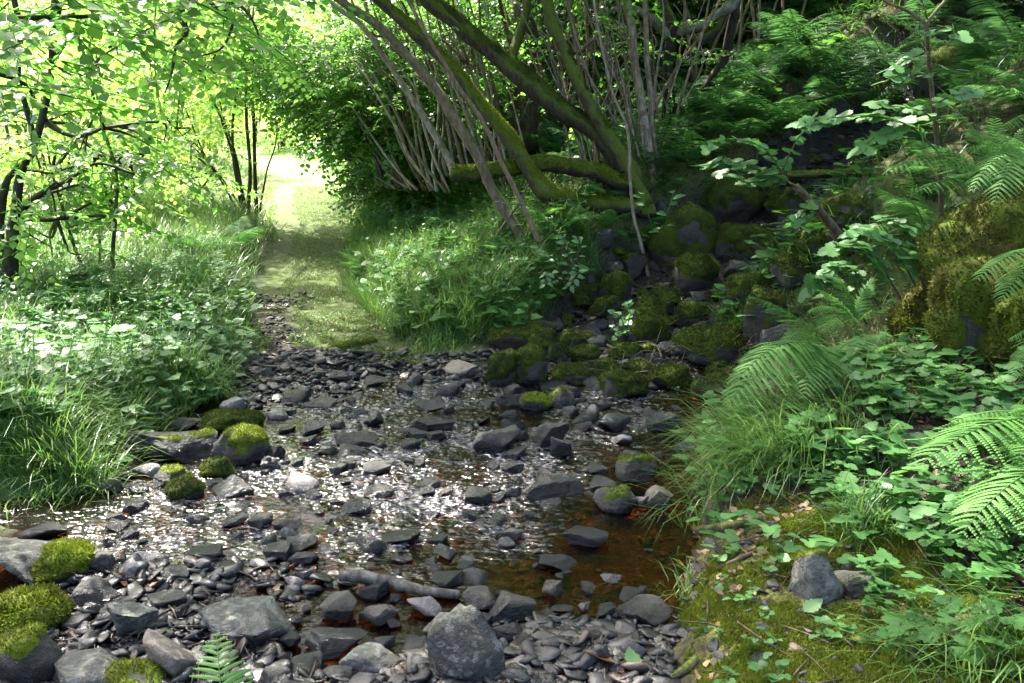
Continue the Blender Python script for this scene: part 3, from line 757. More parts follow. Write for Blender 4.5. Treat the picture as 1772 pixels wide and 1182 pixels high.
def bed_pts(r, n, y0=2.4, y1=6.9):
    out = []
    while sum(map(len, out)) < n:
        x = r.uniform(-2.6, 1.5, 4 * n); y = y0 + (y1 - y0) * r.uniform(0, 1, 4 * n) ** 1.2
        ok = in_bed(x, y, -.02)
        hz = H(x, y); ok &= r.uniform(0, 1, 4 * n) > .85 * sst(.0, -.03, hz)
        ok &= (fbm(x * 2.1, y * 2.1, 77, 2) > -.55) | (r.uniform(0, 1, 4 * n) < .3)
        out.append(np.stack([x[ok], y[ok]], -1))
    q = np.concatenate(out)[:n]; return np.concatenate([q, H(q[:, 0], q[:, 1])[:, None]], -1)
chips(9500, (.012, .042), 'gravel', bed_pts, GRAVEL, 5)
chips(3300, (.035, .098), 'cobbles', bed_pts, GRAVEL, 6, .2)
def near_pts(r, n):
    q = bed_pts(r, n * 3, 2.3, 3.5); q = q[q[:, 0] > -.35][:n]; return q
chips(3500, (.010, .062), 'slate_chips', near_pts, GRAVEL, 8, .14)
def gul_pts(r, n):
    x = r.uniform(0, 5, 9 * n); y = r.uniform(6, 12, 9 * n); gd, gz = gully(x, y); ok = gd < .62
    x, y = x[ok][:n], y[ok][:n]; return np.stack([x, y, H(x, y)], -1)
chips(1100, (.03, .12), 'brook_gravel', gul_pts, GRAVEL_WET, 9, .14)

# ------------------------------------------------------------------ leaf, spray and plant shapes
def leaf_shape(n=3, wd=.40, serr=0.0, fold=.14, droop=.18, tip=.85, heart=0.0):
    t = np.linspace(0, 1, n + 2); mid = np.stack([t, 0 * t, -droop * t * t], -1)
    ti = t[1:-1]; w = wd * np.sin(math.pi * ti ** tip); w = w * (1 + serr * np.where(np.arange(n) % 2, 1, -1))
    xs = ti - heart * (1 - ti) ** 3
    Rr = np.stack([xs, -w, -droop * ti * ti + fold * w], -1); Ll = Rr * [1, -1, 1]
    V = np.concatenate([mid, Rr, Ll]); m = n + 2; F3 = []; F4 = []
    for side, o in ((0, m), (1, m + n)):
        a = [0, o, 1]; b = [n, o + n - 1, n + 1]
        F3 += [a if side == 0 else a[::-1], b if side == 0 else b[::-1]]
        for i in range(n - 1):
            f = [1 + i, o + i, o + i + 1, 2 + i]; F4.append(f if side == 0 else f[::-1])
    Fs = [np.array(F3)] + ([np.array(F4)] if F4 else [])
    return V, Fs, np.full(len(V), .5)
LEAF = leaf_shape(2, .42); LEAF_HAZEL = leaf_shape(9, .47, .07, droop=.15, tip=.9, heart=.04); LEAF_OVAL = leaf_shape(4, .30, .05, droop=.3)
def lobed_leaf(l=3, seed=0):
    a = np.linspace(-math.pi * .92, math.pi * .92, l * 8 + 1); 
    rr = .50 + .33 * np.abs(np.cos(a * l / 1.84 / 1.0 * .92)) ** 1.0
    if l == 3: rr = .30 + .42 * np.maximum(np.cos(a), 0) ** 2.5 + .40 * np.maximum(np.cos(np.abs(a) - 1.85), 0) ** 2.5
    else: rr = .34 + .34 * (np.cos(a * 2.6) * .5 + .5) ** .8
    rr = rr * (1 + .07 * np.where(np.arange(len(a)) % 2, 1, -1))
    V = np.stack([.12 + rr * np.cos(a), rr * np.sin(a), .10 * rr * np.abs(np.sin(a)) - .10 * rr ** 2], -1)
    V = np.vstack([[[0.0, 0, .02]], V, ]); n = len(a)
    F = np.stack([np.zeros(n - 1, int), np.arange(1, n), np.arange(2, n + 1)], -1)
    return V, [F], np.full(len(V), .5)
LOBE3, LOBE5 = lobed_leaf(3), lobed_leaf(5)
def spray(seed, L=.6, n=13, size=.075, leaf=LEAF, side=60, sag=.18):
    r = np.random.default_rng(seed); mb = MB()
    t = np.linspace(0, 1, 5); zig = r.normal(size=5) * .02
    pts = np.stack([t * L, zig * L, -sag * L * t * t], -1)
    tube(mb, pts, np.linspace(.004, .0015, 5), 3, r=.0)
    T = np.linspace(.12, 1, n); s = np.where(np.arange(n) % 2, 1, -1); s[-1] = 0
    ang = s * np.radians(side + r.normal(size=n) * 12); p = np.stack([T * L, np.interp(T, t, zig) * L, -sag * L * T * T], -1)
    X = np.stack([np.cos(ang), np.sin(ang), -.15 + r.normal(size=n) * .18], -1); N = np.stack([r.normal(size=n) * .3, r.normal(size=n) * .3 , np.ones(n)], -1)
    sz = size * r.uniform(.65, 1.2, n) * np.interp(T, [0, .6, 1], [.8, 1.1, .8])
    scatter(mb, leaf, frames(X, N) * sz[:, None, None], p, np.clip(r.normal(size=n) * .22 + .5, 0, 1))
    return mb.arrays()
SPR = [spray(i) for i in range(7)]
SPR_FINE = [spray(20 + i, L=.5, n=15, size=.055) for i in range(6)]
SPR_BIG = [spray(40 + i, L=.45, n=12, size=.056, leaf=LEAF_HAZEL) for i in range(6)]
HOLES = []     # places the sun reaches through the crowns: (point, radius)
def crown(mb, clusters, seed, scale=1.0, prs=SPR, flat=.35, hollow=.35, carve=True):
    r = np.random.default_rng(seed)
    for c, rad, n in clusters:
        c = np.asarray(c, float); rad = np.broadcast_to(np.asarray(rad, float), (3,))
        u = unit(r.normal(size=(n, 3))); q = r.uniform(hollow ** 3, 1, n) ** (1 / 3)
        p = c + u * q[:, None] * rad
        if carve and HOLES:
            for h, hr in HOLES:
                d = p - h; al = d @ TO_SUN; dist = np.linalg.norm(d - al[:, None] * TO_SUN, axis=1)
                k = (dist > hr) | (al < .4); p, u = p[k], u[k]
        m = len(p)
        X = u * [1, 1, .3] + r.normal(size=(m, 3)) * [.7, .7, flat]; X[:, 2] -= .12
        N = np.stack([r.normal(size=m) * flat, r.normal(size=m) * flat, np.ones(m)], -1)
        s = scale * r.uniform(.7, 1.25, m); k = r.integers(0, len(prs), m); rr = np.clip(.5 + .25 * r.normal(size=m), 0, 1)
        Mx = frames(X, N) * s[:, None, None]
        for i in range(len(prs)):
            z = k == i; scatter(mb, prs[i], Mx[z], p[z], rr[z])
def limb(pts_px, seed=0):
    """(px, py, depth, radius in px) -> world points and radii"""
    W = np.array([P(a, b, d) for a, b, d, _ in pts_px]); rad = np.array([q / FPX * d for _, _, d, q in pts_px]); return W, rad
def stem_mesh(W, rad, per=6, sides=9, bump=.16, seed=1, ext=None, wob=0.0):
    if ext is not None:
        W = np.vstack([W, ext[0]]); rad = np.concatenate([rad, ext[1]])
    pr = smooth_pts(np.column_stack([W, rad]), per); pts, rr = pr[:, :3], np.maximum(pr[:, 3], .002)
    if wob:
        q = pts * 3; pts = pts + wob * np.stack([noise3(q[:, 0], q[:, 1], q[:, 2], seed), noise3(q[:, 0], q[:, 1], q[:, 2], seed + 9), 0 * q[:, 0]], -1)
    mb = MB(); tube(mb, pts, rr, sides, bump, seed); return mb, pts, rr
def tri_of(mb):
    V, Fs, _ = mb.arrays(); T = []
    for f in Fs: T += [f] if f.shape[1] == 3 else [f[:, [0, 1, 2]], f[:, [0, 2, 3]]]
    return V, np.concatenate(T)
def root_at(root, o):
    """keep world-space mesh under an Empty that stands at the base"""
    o.parent = root; o.matrix_parent_inverse = Matrix.Translation(-Vector(root.location)); return o
def tree(name, label, cat, stems, bark, clusters=None, leaf=L_HAZEL, scale=1.0, prs=SPR, up=None, moss=None, sides=9, group=None, seed=1, twigs=True, per=6, crown_kw={}, mm=None):
    """stems: list of px polylines given base first; the first stem is the trunk; up: world points the trunk goes on to above the picture"""
    W0, _ = limb(stems[0]); base = W0[0]
    root = empty(name, base); tag(root, label, cat, group)
    tips = []
    for i, s in enumerate(stems):
        W, rad = limb(s); e = None
        if up and i < len(up) and up[i] is not None:
            u = np.array(up[i], float); e = (u[:, :3], u[:, 3])
        bk = bark[i] if isinstance(bark, list) else bark
        mb, pts, rr = stem_mesh(W, rad, per, sides, .24 if rad.max() > .03 else .14, seed + i, e, wob=.022)
        root_at(root, mb.build('trunk' if i == 0 else 'stem', bk)); tips.append(pts)
        if moss and i in moss:
            V, T = tri_of(mb); m = moss_mesh(V, T, moss[i], 26000, .013, mm or L_MOSSD, None, seed + 31 + i, thick=.012, maxn=9000)
            if m: root_at(root, m)
    if clusters:
        mb = MB(); crown(mb, clusters, seed + 77, scale, prs, **crown_kw)
        if twigs:
            rr_ = np.random.default_rng(seed)
            for c, rad, n in clusters:
                tw = MB()
                c = np.asarray(c, float); rad = np.broadcast_to(np.asarray(rad, float), (3,))
                allp = np.concatenate(tips); j = np.argmin(((allp - c) ** 2).sum(1)); a = allp[j]
                for k in range(5):
                    e = c + unit(rr_.normal(size=3)) * rad * .75; m_ = (a + e) / 2 + rr_.normal(size=3) * .15 + [0, 0, .1]
                    tube(tw, smooth_pts([a, m_, e], 6), np.linspace(.016, .004, 13), 5, r=.5)
                root_at(root, tw.build('branch', bark[0] if isinstance(bark, list) else bark))
        root_at(root, mb.build('crown', leaf))
    return root, tips
# places where the sun comes through the crowns
for px, py, hr in ((1690, 240, .50), (1560, 215, .35), (1330, 265, .28), (1480, 350, .22), (1300, 640, .15), (1720, 420, .35),  (560, 590, .28),
                   (760, 520, .40), (700, 470, .35), (600, 830, .5), (480, 860, .35), (760, 880, .4), (860, 950, .3), (980, 760, .2), (700, 700, .25), (300, 890, .25), (560, 960, .25), (1190, 768, .1), (1010, 915, .1), (440, 700, .15), (210, 905, .1), (1250, 830, .22), (440, 640, .2), (1500, 900, .35), (300, 560, .22), (90, 620, .22), (1240, 960, .18), (1310, 1080, .22), (1430, 1120, .16), (1230, 1120, .1), (70, 960, .14)):
    HOLES.append((G(px, py), hr))
for px, py, dd_, hr in ((100, 60, 4.0, .55), (30, 140, 4.0, .4), (200, 20, 4.3, .4), (1300, 280, 6.4, .5), (1480, 208, 5.45, .45), (1570, 115, 5.4, .3), (950, 285, 9.1, .35), (880, 292, 9.2, .3), (1000, 345, 9.1, .25), (1240, 30, 10.6, .3), (720, 300, 9.5, .3), (1700, 800, 3.2, .25), (390, 1120, 2.5, .15)):
    HOLES.append((P(px, py, dd_), hr))
# ------------------------------------------------------------------ trees
def S(pts, d1=None, d0=None):
    """trace a stem, base first: (px, py, radius px); depth runs from the ground under the base to d1"""
    if d0 is None: d0 = proj(G(pts[0][0], pts[0][1]))[2]
    d1 = d0 if d1 is None else d1
    L = np.cumsum([0] + [math.hypot(a[0] - b[0], a[1] - b[1]) for a, b in zip(pts, pts[1:])]); L = L / L[-1]
    return [(a, b, d0 + (d1 - d0) * l, q) for (a, b, q), l in zip(pts, L)]
# leaning mossy trunk
tree('mossy_tree', 'thick dark mossy trunk leaning up to the left behind the horizontal mossy log', 'tree',
     [S([(1118, 330, 25), (1041, 237, 19), (965, 182, 18), (881, 114, 16.5), (771, 25, 15), (690, -60, 13), (560, -250, 11), (430, -430, 6)], 9.3),
      [(881, 110, 9.8, 10), (905, 30, 9.9, 8), (930, -80, 10, 7), (960, -300, 10.2, 4)]],
     B_MOSS, [((-1.4, 9.3, 5.6), (1.7, 1.4, .9), 300), ((-.2, 8.1, 5.5), (1.4, 1.1, .8), 240)], scale=1.15, moss={0: .25}, seed=3)
landmark('thick leaning mossy trunk', P(930, 150, 9.8))
# fallen tree: trunk, log fused to it
tree('fallen_tree', 'fallen mossy tree with a horizontal log and a stem rising to the upper left', 'tree',
     [S([(1085, 322, 11), (1040, 300, 13), (1008, 292, 14), (948, 283, 14), (881, 291, 13), (821, 299, 14), (782, 300, 12)], 9.1, 9.4),
      [(1105, 362, 9.3, 13), (1045, 352, 9.2, 15), (1000, 346, 9.15, 15), (950, 335, 9.1, 17), (927, 315, 9.1, 15), (898, 262, 9.1, 13), (851, 203, 9.1, 11.5), (796, 131, 9.1, 10), (737, 72, 9.1, 11), (682, 21, 9.1, 10), (600, -60, 9, 10), (480, -250, 8.9, 6)]],
     B_MOSS, [((-2.6, 8.9, 5.1), (1.2, 1.2, .7), 170)], moss={0: -.1, 1: .15}, seed=11, mm=L_MOSSM)
landmark('horizontal mossy log', P(930, 285, 9.1))
tree('mossy_tree', 'mossy stem curving up from the right end of the horizontal log', 'tree',
     [S([(1120, 375, 20), (1112, 345, 15), (1092, 305, 12), (1058, 241, 11), (1020, 178, 11), (978, 93, 11), (948, 0, 11), (930, -120, 9), (890, -330, 5)], 9.6)],
     B_MOSS, [((.5, 9.9, 5.8), (1.5, 1.3, .9), 260)], scale=1.15, moss={0: .45}, seed=17)
tree('brown_tree', 'thick upright brown trunk behind the leaning mossy trunk', 'tree',
     [S([(906, 262, 24), (905, 150, 23), (905, 60, 23), (908, -60, 22), (915, -400, 16), (920, -800, 8)], 12.2, 12.2)],
     B_BROWN, [((.6, 12.6, 7.4), (2.0, 1.8, 1.3), 340), ((-1.0, 12.2, 7.9), (1.5, 1.5, 1.0), 200), ((2.6, 13.4, 8.8), (2.0, 1.8, 1.0), 320), ((4.6, 13.8, 9.2), (2.0, 1.8, 1.0), 320), ((6.4, 13.0, 9.4), (2.0, 1.8, 1.0), 280)], scale=1.2, seed=23)  # highest clusters, out of view, added to shade the hillside
# gnarled dark tree with forked grey limbs
tree('gnarled_tree', 'dark gnarled tree whose grey forked limbs spread at the top', 'tree',
     [S([(1158, 235, 15), (1155, 180, 11), (1155, 127, 10), (1159, 68, 11), (1166, 45, 10)], 10.9),
      [(1159, 62, 10.9, 10), (1147, 47, 10.85, 9), (1122, 26, 10.7, 8), (1095, 15, 10.6, 6.5), (1062, 16, 10.5, 4), (1042, 32, 10.5, 2.5)],
      [(1164, 55, 10.9, 10), (1190, 48, 10.85, 9), (1213, 42, 10.8, 8), (1248, 20, 10.7, 9), (1274, -8, 10.6, 10), (1300, -90, 10.4, 8), (1310, -320, 10.2, 5)],
      S([(1188, 215, 10), (1212, 168, 9), (1240, 127, 9), (1258, 88, 9), (1268, 40, 8), (1274, -8, 8)], 10.6),
      [(1205, 72, 10.8, 9), (1222, 62, 10.8, 12), (1240, 44, 10.75, 9), (1252, 22, 10.7, 8)],
      [(1166, 50, 10.9, 9), (1140, -20, 11, 8), (1120, -150, 11.2, 6), (1080, -350, 11.3, 4)]],
     [B_DARK, B_GREY, B_GREY, B_DARK, B_MOSS, B_DARK], [((1.9, 10.6, 6.1), (1.6, 1.4, .9), 280), ((3.1, 10.2, 5.6), (1.3, 1.2, .8), 190), ((2.5, 8.3, 5.4), (1.5, 1.2, .7), 240), ((4.0, 8.2, 6.0), (1.5, 1.3, .7), 220), ((1.2, 8.4, 5.9), (1.2, 1.0, .7), 160)], scale=1.1, moss={4: .2}, seed=29)  # clusters reaching over the gully are added, unseen, to darken it
landmark('dark gnarled tree', P(1160, 120, 10.9))
# single slanting stems
for i, (lab, pts, d1, bk, cl) in enumerate([
    ('smooth tan stem leaning left from the foot of the grassy bank', [(912, 430, 10), (881, 372, 9), (847, 321, 9), (817, 258, 9), (788, 211, 9), (754, 152, 9), (703, 93, 8.5), (661, 47, 8), (593, 0, 7.5), (510, -70, 6), (400, -200, 4)], 8.4, B_TAN, [((-2.9, 8.2, 4.7), (.9, .9, .6), 110)]),
    ('thin reddish stem slanting in front of the horizontal log', [(955, 452, 4.5), (923, 393, 4.2), (889, 321, 4), (860, 262, 3.8), (834, 203, 3.6), (796, 152, 3.4), (754, 85, 3.2), (711, 8, 3), (680, -60, 2.6), (640, -200, 2)], 8.2, B_RED, [((-1.5, 8.2, 4.2), (.6, .6, .4), 40)]),
    ('pale stem curving behind the fallen tree toward the top', [(885, 240, 5), (868, 211, 5), (838, 161, 4.8), (813, 106, 4.8), (771, 42, 4.5), (716, 0, 4.2), (640, -70, 3.5), (520, -190, 2.5)], 9.6, B_PALE, [((-2.0, 9.9, 4.6), (.7, .7, .5), 60)]),
    ('straight pinkish stem rising from the middle of the horizontal log', [(916, 290, 4.5), (905, 215, 4.3), (898, 169, 4.2), (881, 80, 4), (864, 0, 3.8), (850, -120, 3)], 9.2, B_RED, [((-.3, 9.3, 4.0), (.6, .6, .4), 40)]),
    ('grey stem right of the thick brown trunk', [(965, 190, 5.5), (957, 157, 5), (940, 93, 5), (902, 0, 4.8), (860, -120, 4)], 10.2, B_PALE, [((-.2, 10.6, 4.8), (.7, .7, .5), 60)]),
    ('pale birch like stem below the dark gnarled tree', [(1128, 305, 8), (1113, 190, 7.5), (1101, 106, 7), (1084, 0, 6.5), (1070, -120, 5)], 10.0, B_PALE, [((1.3, 10.4, 4.9), (.8, .8, .5), 80)]),
    ('slim grey stem just right of the pale birch like one', [(1137, 285, 5), (1122, 157, 4.5), (1117, 21, 4), (1114, -120, 3)], 10.1, B_PALE, [((1.5, 10.3, 4.4), (.5, .5, .4), 40)]),
    ('bare whitish wavy stem standing at the left edge of the gully', [(1121, 478, 3.6), (1110, 430, 3.2), (1096, 381, 3), (1090, 335, 2.8), (1088, 296, 2.7), (1086, 220, 2.6), (1062, 161, 2.4), (1040, 60, 2), (1020, -60, 1.6)], 9.0, B_PALE, None)]):
    d0 = None
    root, tips = tree('slanting_stem', lab, 'tree', [S(pts, d1)], bk, cl, seed=60 + i, sides=8)
landmark('smooth tan stem', P(817, 258, 8.6)); landmark('bare whitish stem', P(1092, 350, 8.6))
tree('dead_branch', 'dead forked stick propped against the reddish stem', 'branch', [S([(852, 425, 3), (880, 372, 2.6), (902, 345, 2.2), (915, 318, 1.6)], 8.2), [(855, 348, 8.2, 1.6), (880, 352, 8.25, 2), (903, 352, 8.3, 2)]], B_PALE, None, seed=75, sides=6)
# hazel bushes made of many stems, standing behind
def hazel_fan(label, stems, bark, clusters, leaf, seed, **kw):
    root, tips = tree('hazel_bush', label, 'bush', stems, bark, clusters, leaf=leaf, seed=seed, sides=6, **kw); return root
rr = np.random.default_rng(5); st = [S([(786, 300, 7), (762, 250, 7), (737, 207, 6.5), (707, 161, 6), (665, 97, 5.5), (623, 42, 5), (572, 4, 4.5), (500, -70, 3)], 9.6, 9.6)]
for i in range(22):
    bx = 775 - i * 5 + rr.normal() * 6; by = 332 - i * .4; tx = 715 - i * 6 + rr.normal() * 38; ty = 165 + rr.normal() * 35 + i * 1.5
    st.append(S([(bx, by, rr.uniform(2, 3.6)), ((bx * 1.6 + tx) / 2.6 - 5, (by * 1.6 + ty) / 2.6 + 6, 2.8), (tx, ty, 2.0), (tx - 45, ty - 50, 1.2)], 9.7 + .12 * i, 9.7 + .06 * i))
dd = 10.8
HZ = [(P(520, 130, 11.8), (.45, .5, .3), 200), (P(590, 120, 11.3), (.65, .6, .45), 330), (P(670, 190, 11.0), (.6, .6, .5), 330), (P(585, 190, 11.6), (.4, .5, .25), 190), (P(665, 262, 11.3), (.4, .5, .4), 240),
      (P(480, 90, 12), (.5, .5, .35), 150), (P(740, 250, 11.4), (.5, .5, .6), 240), (P(780, 110, 11.8), (.6, .5, .5), 200), (P(690, 60, 11.2), (.7, .6, .4), 240), (P(675, 330, 11.4), (.3, .4, .25), 110), (P(690, 330, 11.2), (.4, .4, .3), 120)]
hazel_fan('broad hazel bush of slanting pale stems arching over the right side of the path', st, [B_PALE, B_TAN, B_PALE, B_BROWN, B_GREY] * 5, HZ, L_HAZEL, 81, prs=SPR_FINE, scale=.95)
landmark('hazel bush arching over the path', P(640, 200, 11.4))
for gi, (lab, xs, d) in enumerate([('cluster of thin pale stems between the two upright trunks', (940, 1100, 17), 12.5), ('thin pale poles behind the dark gnarled tree', (1190, 1350, 13), 13.2), ('leaning thin stems behind the smooth tan stem', (740, 890, 16), 10.8)]):
    st = []
    for i in range(xs[2]):
        bx = np.linspace(xs[0], xs[1], xs[2])[i] + rr.normal() * 8; by = [262, 190, 275][gi] + rr.normal() * 10; le = [-40, 20, -75][gi] + rr.normal() * 45
        st.append(S([(bx, by + 20, 3.6), (bx + le * .3 + rr.normal() * 6, by - 90, 3), (bx + le, by - 220, 2.4), (bx + le * 1.5, by - 360, 1.6)], d + rr.uniform(-.4, .6), d + rr.uniform(-.4, .6)))
    c = P((xs[0] + xs[1]) / 2 - 30, -130, d)
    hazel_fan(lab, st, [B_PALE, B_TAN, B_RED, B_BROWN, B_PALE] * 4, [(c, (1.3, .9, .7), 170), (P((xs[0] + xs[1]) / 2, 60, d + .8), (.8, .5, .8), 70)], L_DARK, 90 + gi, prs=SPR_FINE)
for gi, (lab, xs, by0, d, le0) in enumerate([('fan of thin pale shoots springing from the fallen tree stump', (1000, 1120, 15), 335, 9.9, -95), ('thin shoots rising between the smooth tan stem and the fallen tree', (800, 900, 12), 320, 9.9, -85), ('thin straight shoots beside the pale birch like stem', (1090, 1180, 9), 290, 10.4, -25)]):
    st = []
    for i in range(xs[2]):
        bx = np.linspace(xs[0], xs[1], xs[2])[i] + rr.normal() * 10; by = by0 + rr.normal() * 8; le = le0 + rr.normal() * 55; w = rr.uniform(1.6, 3.4)
        st.append(S([(bx, by, w), (bx + le * .25 + rr.normal() * 7, by - 110, w * .85), (bx + le * .75 + rr.normal() * 9, by - 240, w * .7), (bx + le * 1.3, by - 390, w * .5)], d + rr.uniform(-.4, .4), d + rr.uniform(-.3, .3)))
        if i % 2: st.append(S([(bx + le * .25, by - 110, w * .6), (bx + le * .25 + rr.choice([-1, 1]) * 40, by - 190 - rr.uniform(0, 40), w * .4), (bx + le * .4 + rr.normal() * 70, by - 290, w * .25)], d, d))
    hazel_fan(lab, st, [B_PALE, B_PALE, B_TAN, B_PALE, B_RED] * 6, [(P((xs[0] + xs[1]) / 2 + le0, -90, d), (.8, .6, .4), 70), (P((xs[0] + xs[1]) / 2 + le0 * .5, 110, d + .3), (.5, .4, .5), 30)], L_HAZEL, 190 + gi, prs=SPR_FINE)
# coppice clump left of the path
st = [S([(x, y, q * .62) for x, y, q in a], d, None) for a, d in (([(444, 380, 6), (440, 211, 5), (436, 120, 4), (430, 0, 3)], 12.6), ([(433, 380, 6), (427, 190, 4.5), (424, 90, 3.5), (415, -20, 2.5)], 12.7),
      ([(424, 372, 5), (402, 237, 4.2), (410, 169, 3.4), (425, 60, 2.5)], 12.4), ([(420, 368, 4.5), (393, 232, 3.8), (363, 156, 3), (330, 60, 2)], 12.4), ([(415, 365, 4), (398, 342, 3.4), (355, 266, 2.8), (313, 169, 2.2), (285, 80, 1.6)], 12.2),
      ([(428, 375, 3.6), (412, 280, 3), (380, 180, 2.4), (372, 90, 1.8)], 12.5), ([(450, 372, 3), (462, 290, 2.4), (478, 240, 1.8), (480, 190, 1.2)], 12.3), ([(418, 360, 3), (376, 300, 2.2), (330, 250, 1.6), (300, 215, 1.2)], 12.0))]
hazel_fan('upright coppice clump of dark thin stems left of the path', st, B_BROWN,
          [(P(340, 120, 12.3), (.75, .6, .6), 110), (P(440, 90, 12.6), (.6, .6, .6), 100), (P(300, 230, 12), (.6, .5, .4), 60), (P(400, 20, 12.6), (.9, .8, .5), 120), (P(300, 20, 12.3), (.8, .8, .5), 100), (P(350, 310, 12.4), (.4, .3, .2), 24), ((-5.1, 13.5, 7.5), (1.4, 1.2, .7), 280), ((-4.2, 12.1, 7.3), (1.4, 1.3, .8), 330)], L_SUNNY, 101, prs=SPR_FINE)  # highest clusters added above the view to put the path in shade
landmark('coppice clump left of the path', P(430, 260, 12.5))
# dark tree at the left edge, its crown shades the ford
tree('dark_tree', 'dark trunk with sweeping low branches at the left edge', 'tree',
     [S([(14, 505, 17), (25, 380, 9.5), (38, 300, 7), (66, 224, 6), (88, 127, 5.5), (100, 0, 9), (130, -250, 8), (180, -480, 6), (240, -620, 3)], 7.7),
      [(22, 400, 7.9, 7), (55, 345, 7.8, 5.5), (110, 315, 7.7, 4), (165, 282, 7.6, 3), (230, 300, 7.5, 2.5)], [(5, 480, 7.9, 10), (-5, 380, 7.9, 8), (18, 305, 7.8, 6), (60, 250, 7.7, 5), (35, 130, 7.6, 5), (30, 20, 7.5, 6), (0, -150, 7.4, 4)],
      [(75, 205, 7.9, 6), (130, 235, 7.8, 4), (200, 215, 7.7, 2.5), (260, 240, 7.6, 1.5)], [(30, 360, 7.9, 6), (90, 380, 7.7, 4), (160, 350, 7.5, 2.5)]],
     B_DARK, [((-4.3, 7.3, 6.9), (1.7, 1.5, .9), 480), ((-2.7, 8.3, 7.1), (1.7, 1.5, .9), 480), ((-2.9, 6.4, 6.7), (1.4, 1.3, .8), 400), ((-1.5, 7.0, 6.7), (1.4, 1.2, .8), 380), ((-3.4, 9.6, 6.6), (1.3, 1.2, .8), 210),
              (P(90, 240, 8), (.6, .5, .35), 46), (P(200, 260, 7.8), (.6, .5, .2), 40), (P(60, 350, 7.8), (.5, .4, .25), 36), (P(170, 130, 8), (.6, .6, .3), 40), (P(100, 420, 7.6), (.4, .4, .15), 16)], scale=1.25, prs=SPR_FINE, seed=111, per=6)
landmark('dark tree at the left edge', P(40, 300, 7.8))
# overhanging hazel whose trunk stands outside the picture on the left
root = empty('hazel_tree', on(-3.6, 3.4)); tag(root, 'overhanging branch of large round leaves in the top left corner', 'tree')
mb = MB(); tube(mb, smooth_pts([on(-3.6, 3.4, -.1), on(-3.6, 3.5, 1.4), (-3.3, 3.8, 3.0), (-2.9, 4.1, 4.6)], 6), np.linspace(.10, .04, 19), 9, .15); root_at(root, mb.build('trunk', B_BROWN))
mb = MB()
for a, b, c in (((-3.5, 3.6, 2.0), P(40, 30, 3.9), P(230, 20, 4.3)), ((-3.55, 3.5, 1.8), P(-60, 120, 3.9), P(80, 190, 4.2)), ((-3.2, 3.9, 3.2), P(150, -120, 4.2), P(280, -20, 4.6))):
    tube(mb, smooth_pts([a, b, c], 7), np.linspace(.018, .004, 15), 6)
root_at(root, mb.build('branches', B_DARK))
mb = MB(); crown(mb, [(P(50, 50, 3.9), (.42, .4, .2), 34), (P(180, 10, 4.2), (.4, .4, .14), 28), (P(40, 170, 4.1), (.3, .4, .10), 9), (P(-80, 100, 4), (.4, .4, .3), 16), (P(250, -60, 4.6), (.4, .4, .2), 18), (P(90, -130, 4.4), (.6, .5, .3), 30)], 121, prs=SPR_BIG, carve=False, scale=1.0)
root_at(root, mb.build('crown', L_HAZEL))
# branches hanging in from above at the top, left of centre
root = empty('hanging_branch', P(330, -160, 7)); tag(root, 'dark crooked twigs hanging into the top of the picture left of centre', 'branch')
mb = MB()
for l in ([(330, -160, 7), (345, -20, 7), (315, 12, 7), (285, 24, 7), (268, 12, 7)], [(345, -20, 7), (372, 10, 7), (398, 20, 7), (400, 50, 7), (380, 85, 7), (330, 100, 7)], [(315, 12, 7), (322, 55, 7), (305, 80, 7), (296, 130, 7), (285, 160, 7)], [(372, 10, 7), (410, 5, 7), (440, 40, 7), (455, 90, 7)]):
    tube(mb, smooth_pts([P(*q) for q in l], 5), np.linspace(.020, .004, 5 * (len(l) - 1) + 1), 6, .3, 4)
root_at(root, mb.build('twigs', B_DARK)); mb = MB()
crown(mb, [(P(330, 40, 7), (.4, .4, .3), 26), (P(420, 30, 7.2), (.4, .4, .3), 26), (P(290, 110, 7), (.25, .3, .2), 12), (P(350, -90, 7), (.7, .7, .4), 60)], 131, carve=False); root_at(root, mb.build('crown', L_HAZEL))
# saplings
for lab, pts, d, cl in (('slim dark sapling standing left of the path among herbs', [(194, 500, 4), (199, 360, 3.4), (205, 317, 3), (199, 275, 3), (178, 220, 2.6), (165, 169, 2.3), (156, 93, 2), (150, 20, 1.5)], 8.6, [(P(160, 150, 8.7), (.5, .5, .3), 26), (P(230, 330, 8.7), (.4, .4, .15), 14)]),
                        ('thin crooked sapling between the dark left tree and the slim sapling', [(152, 485, 3), (122, 400, 2.6), (92, 310, 2.2), (80, 250, 1.6)], 8.4, [(P(90, 300, 8.4), (.4, .4, .2), 14)]),
                        ('short twiggy sapling right beside the slim dark one', [(169, 490, 2.2), (175, 390, 1.8), (188, 330, 1.2)], 8.8, [(P(185, 340, 8.8), (.25, .25, .2), 8)])):
    tree('sapling', lab, 'sapling', [S(pts, d)], B_DARK, cl, seed=140 + int(d * 10), sides=6, prs=SPR_FINE, leaf=L_SUNNY)
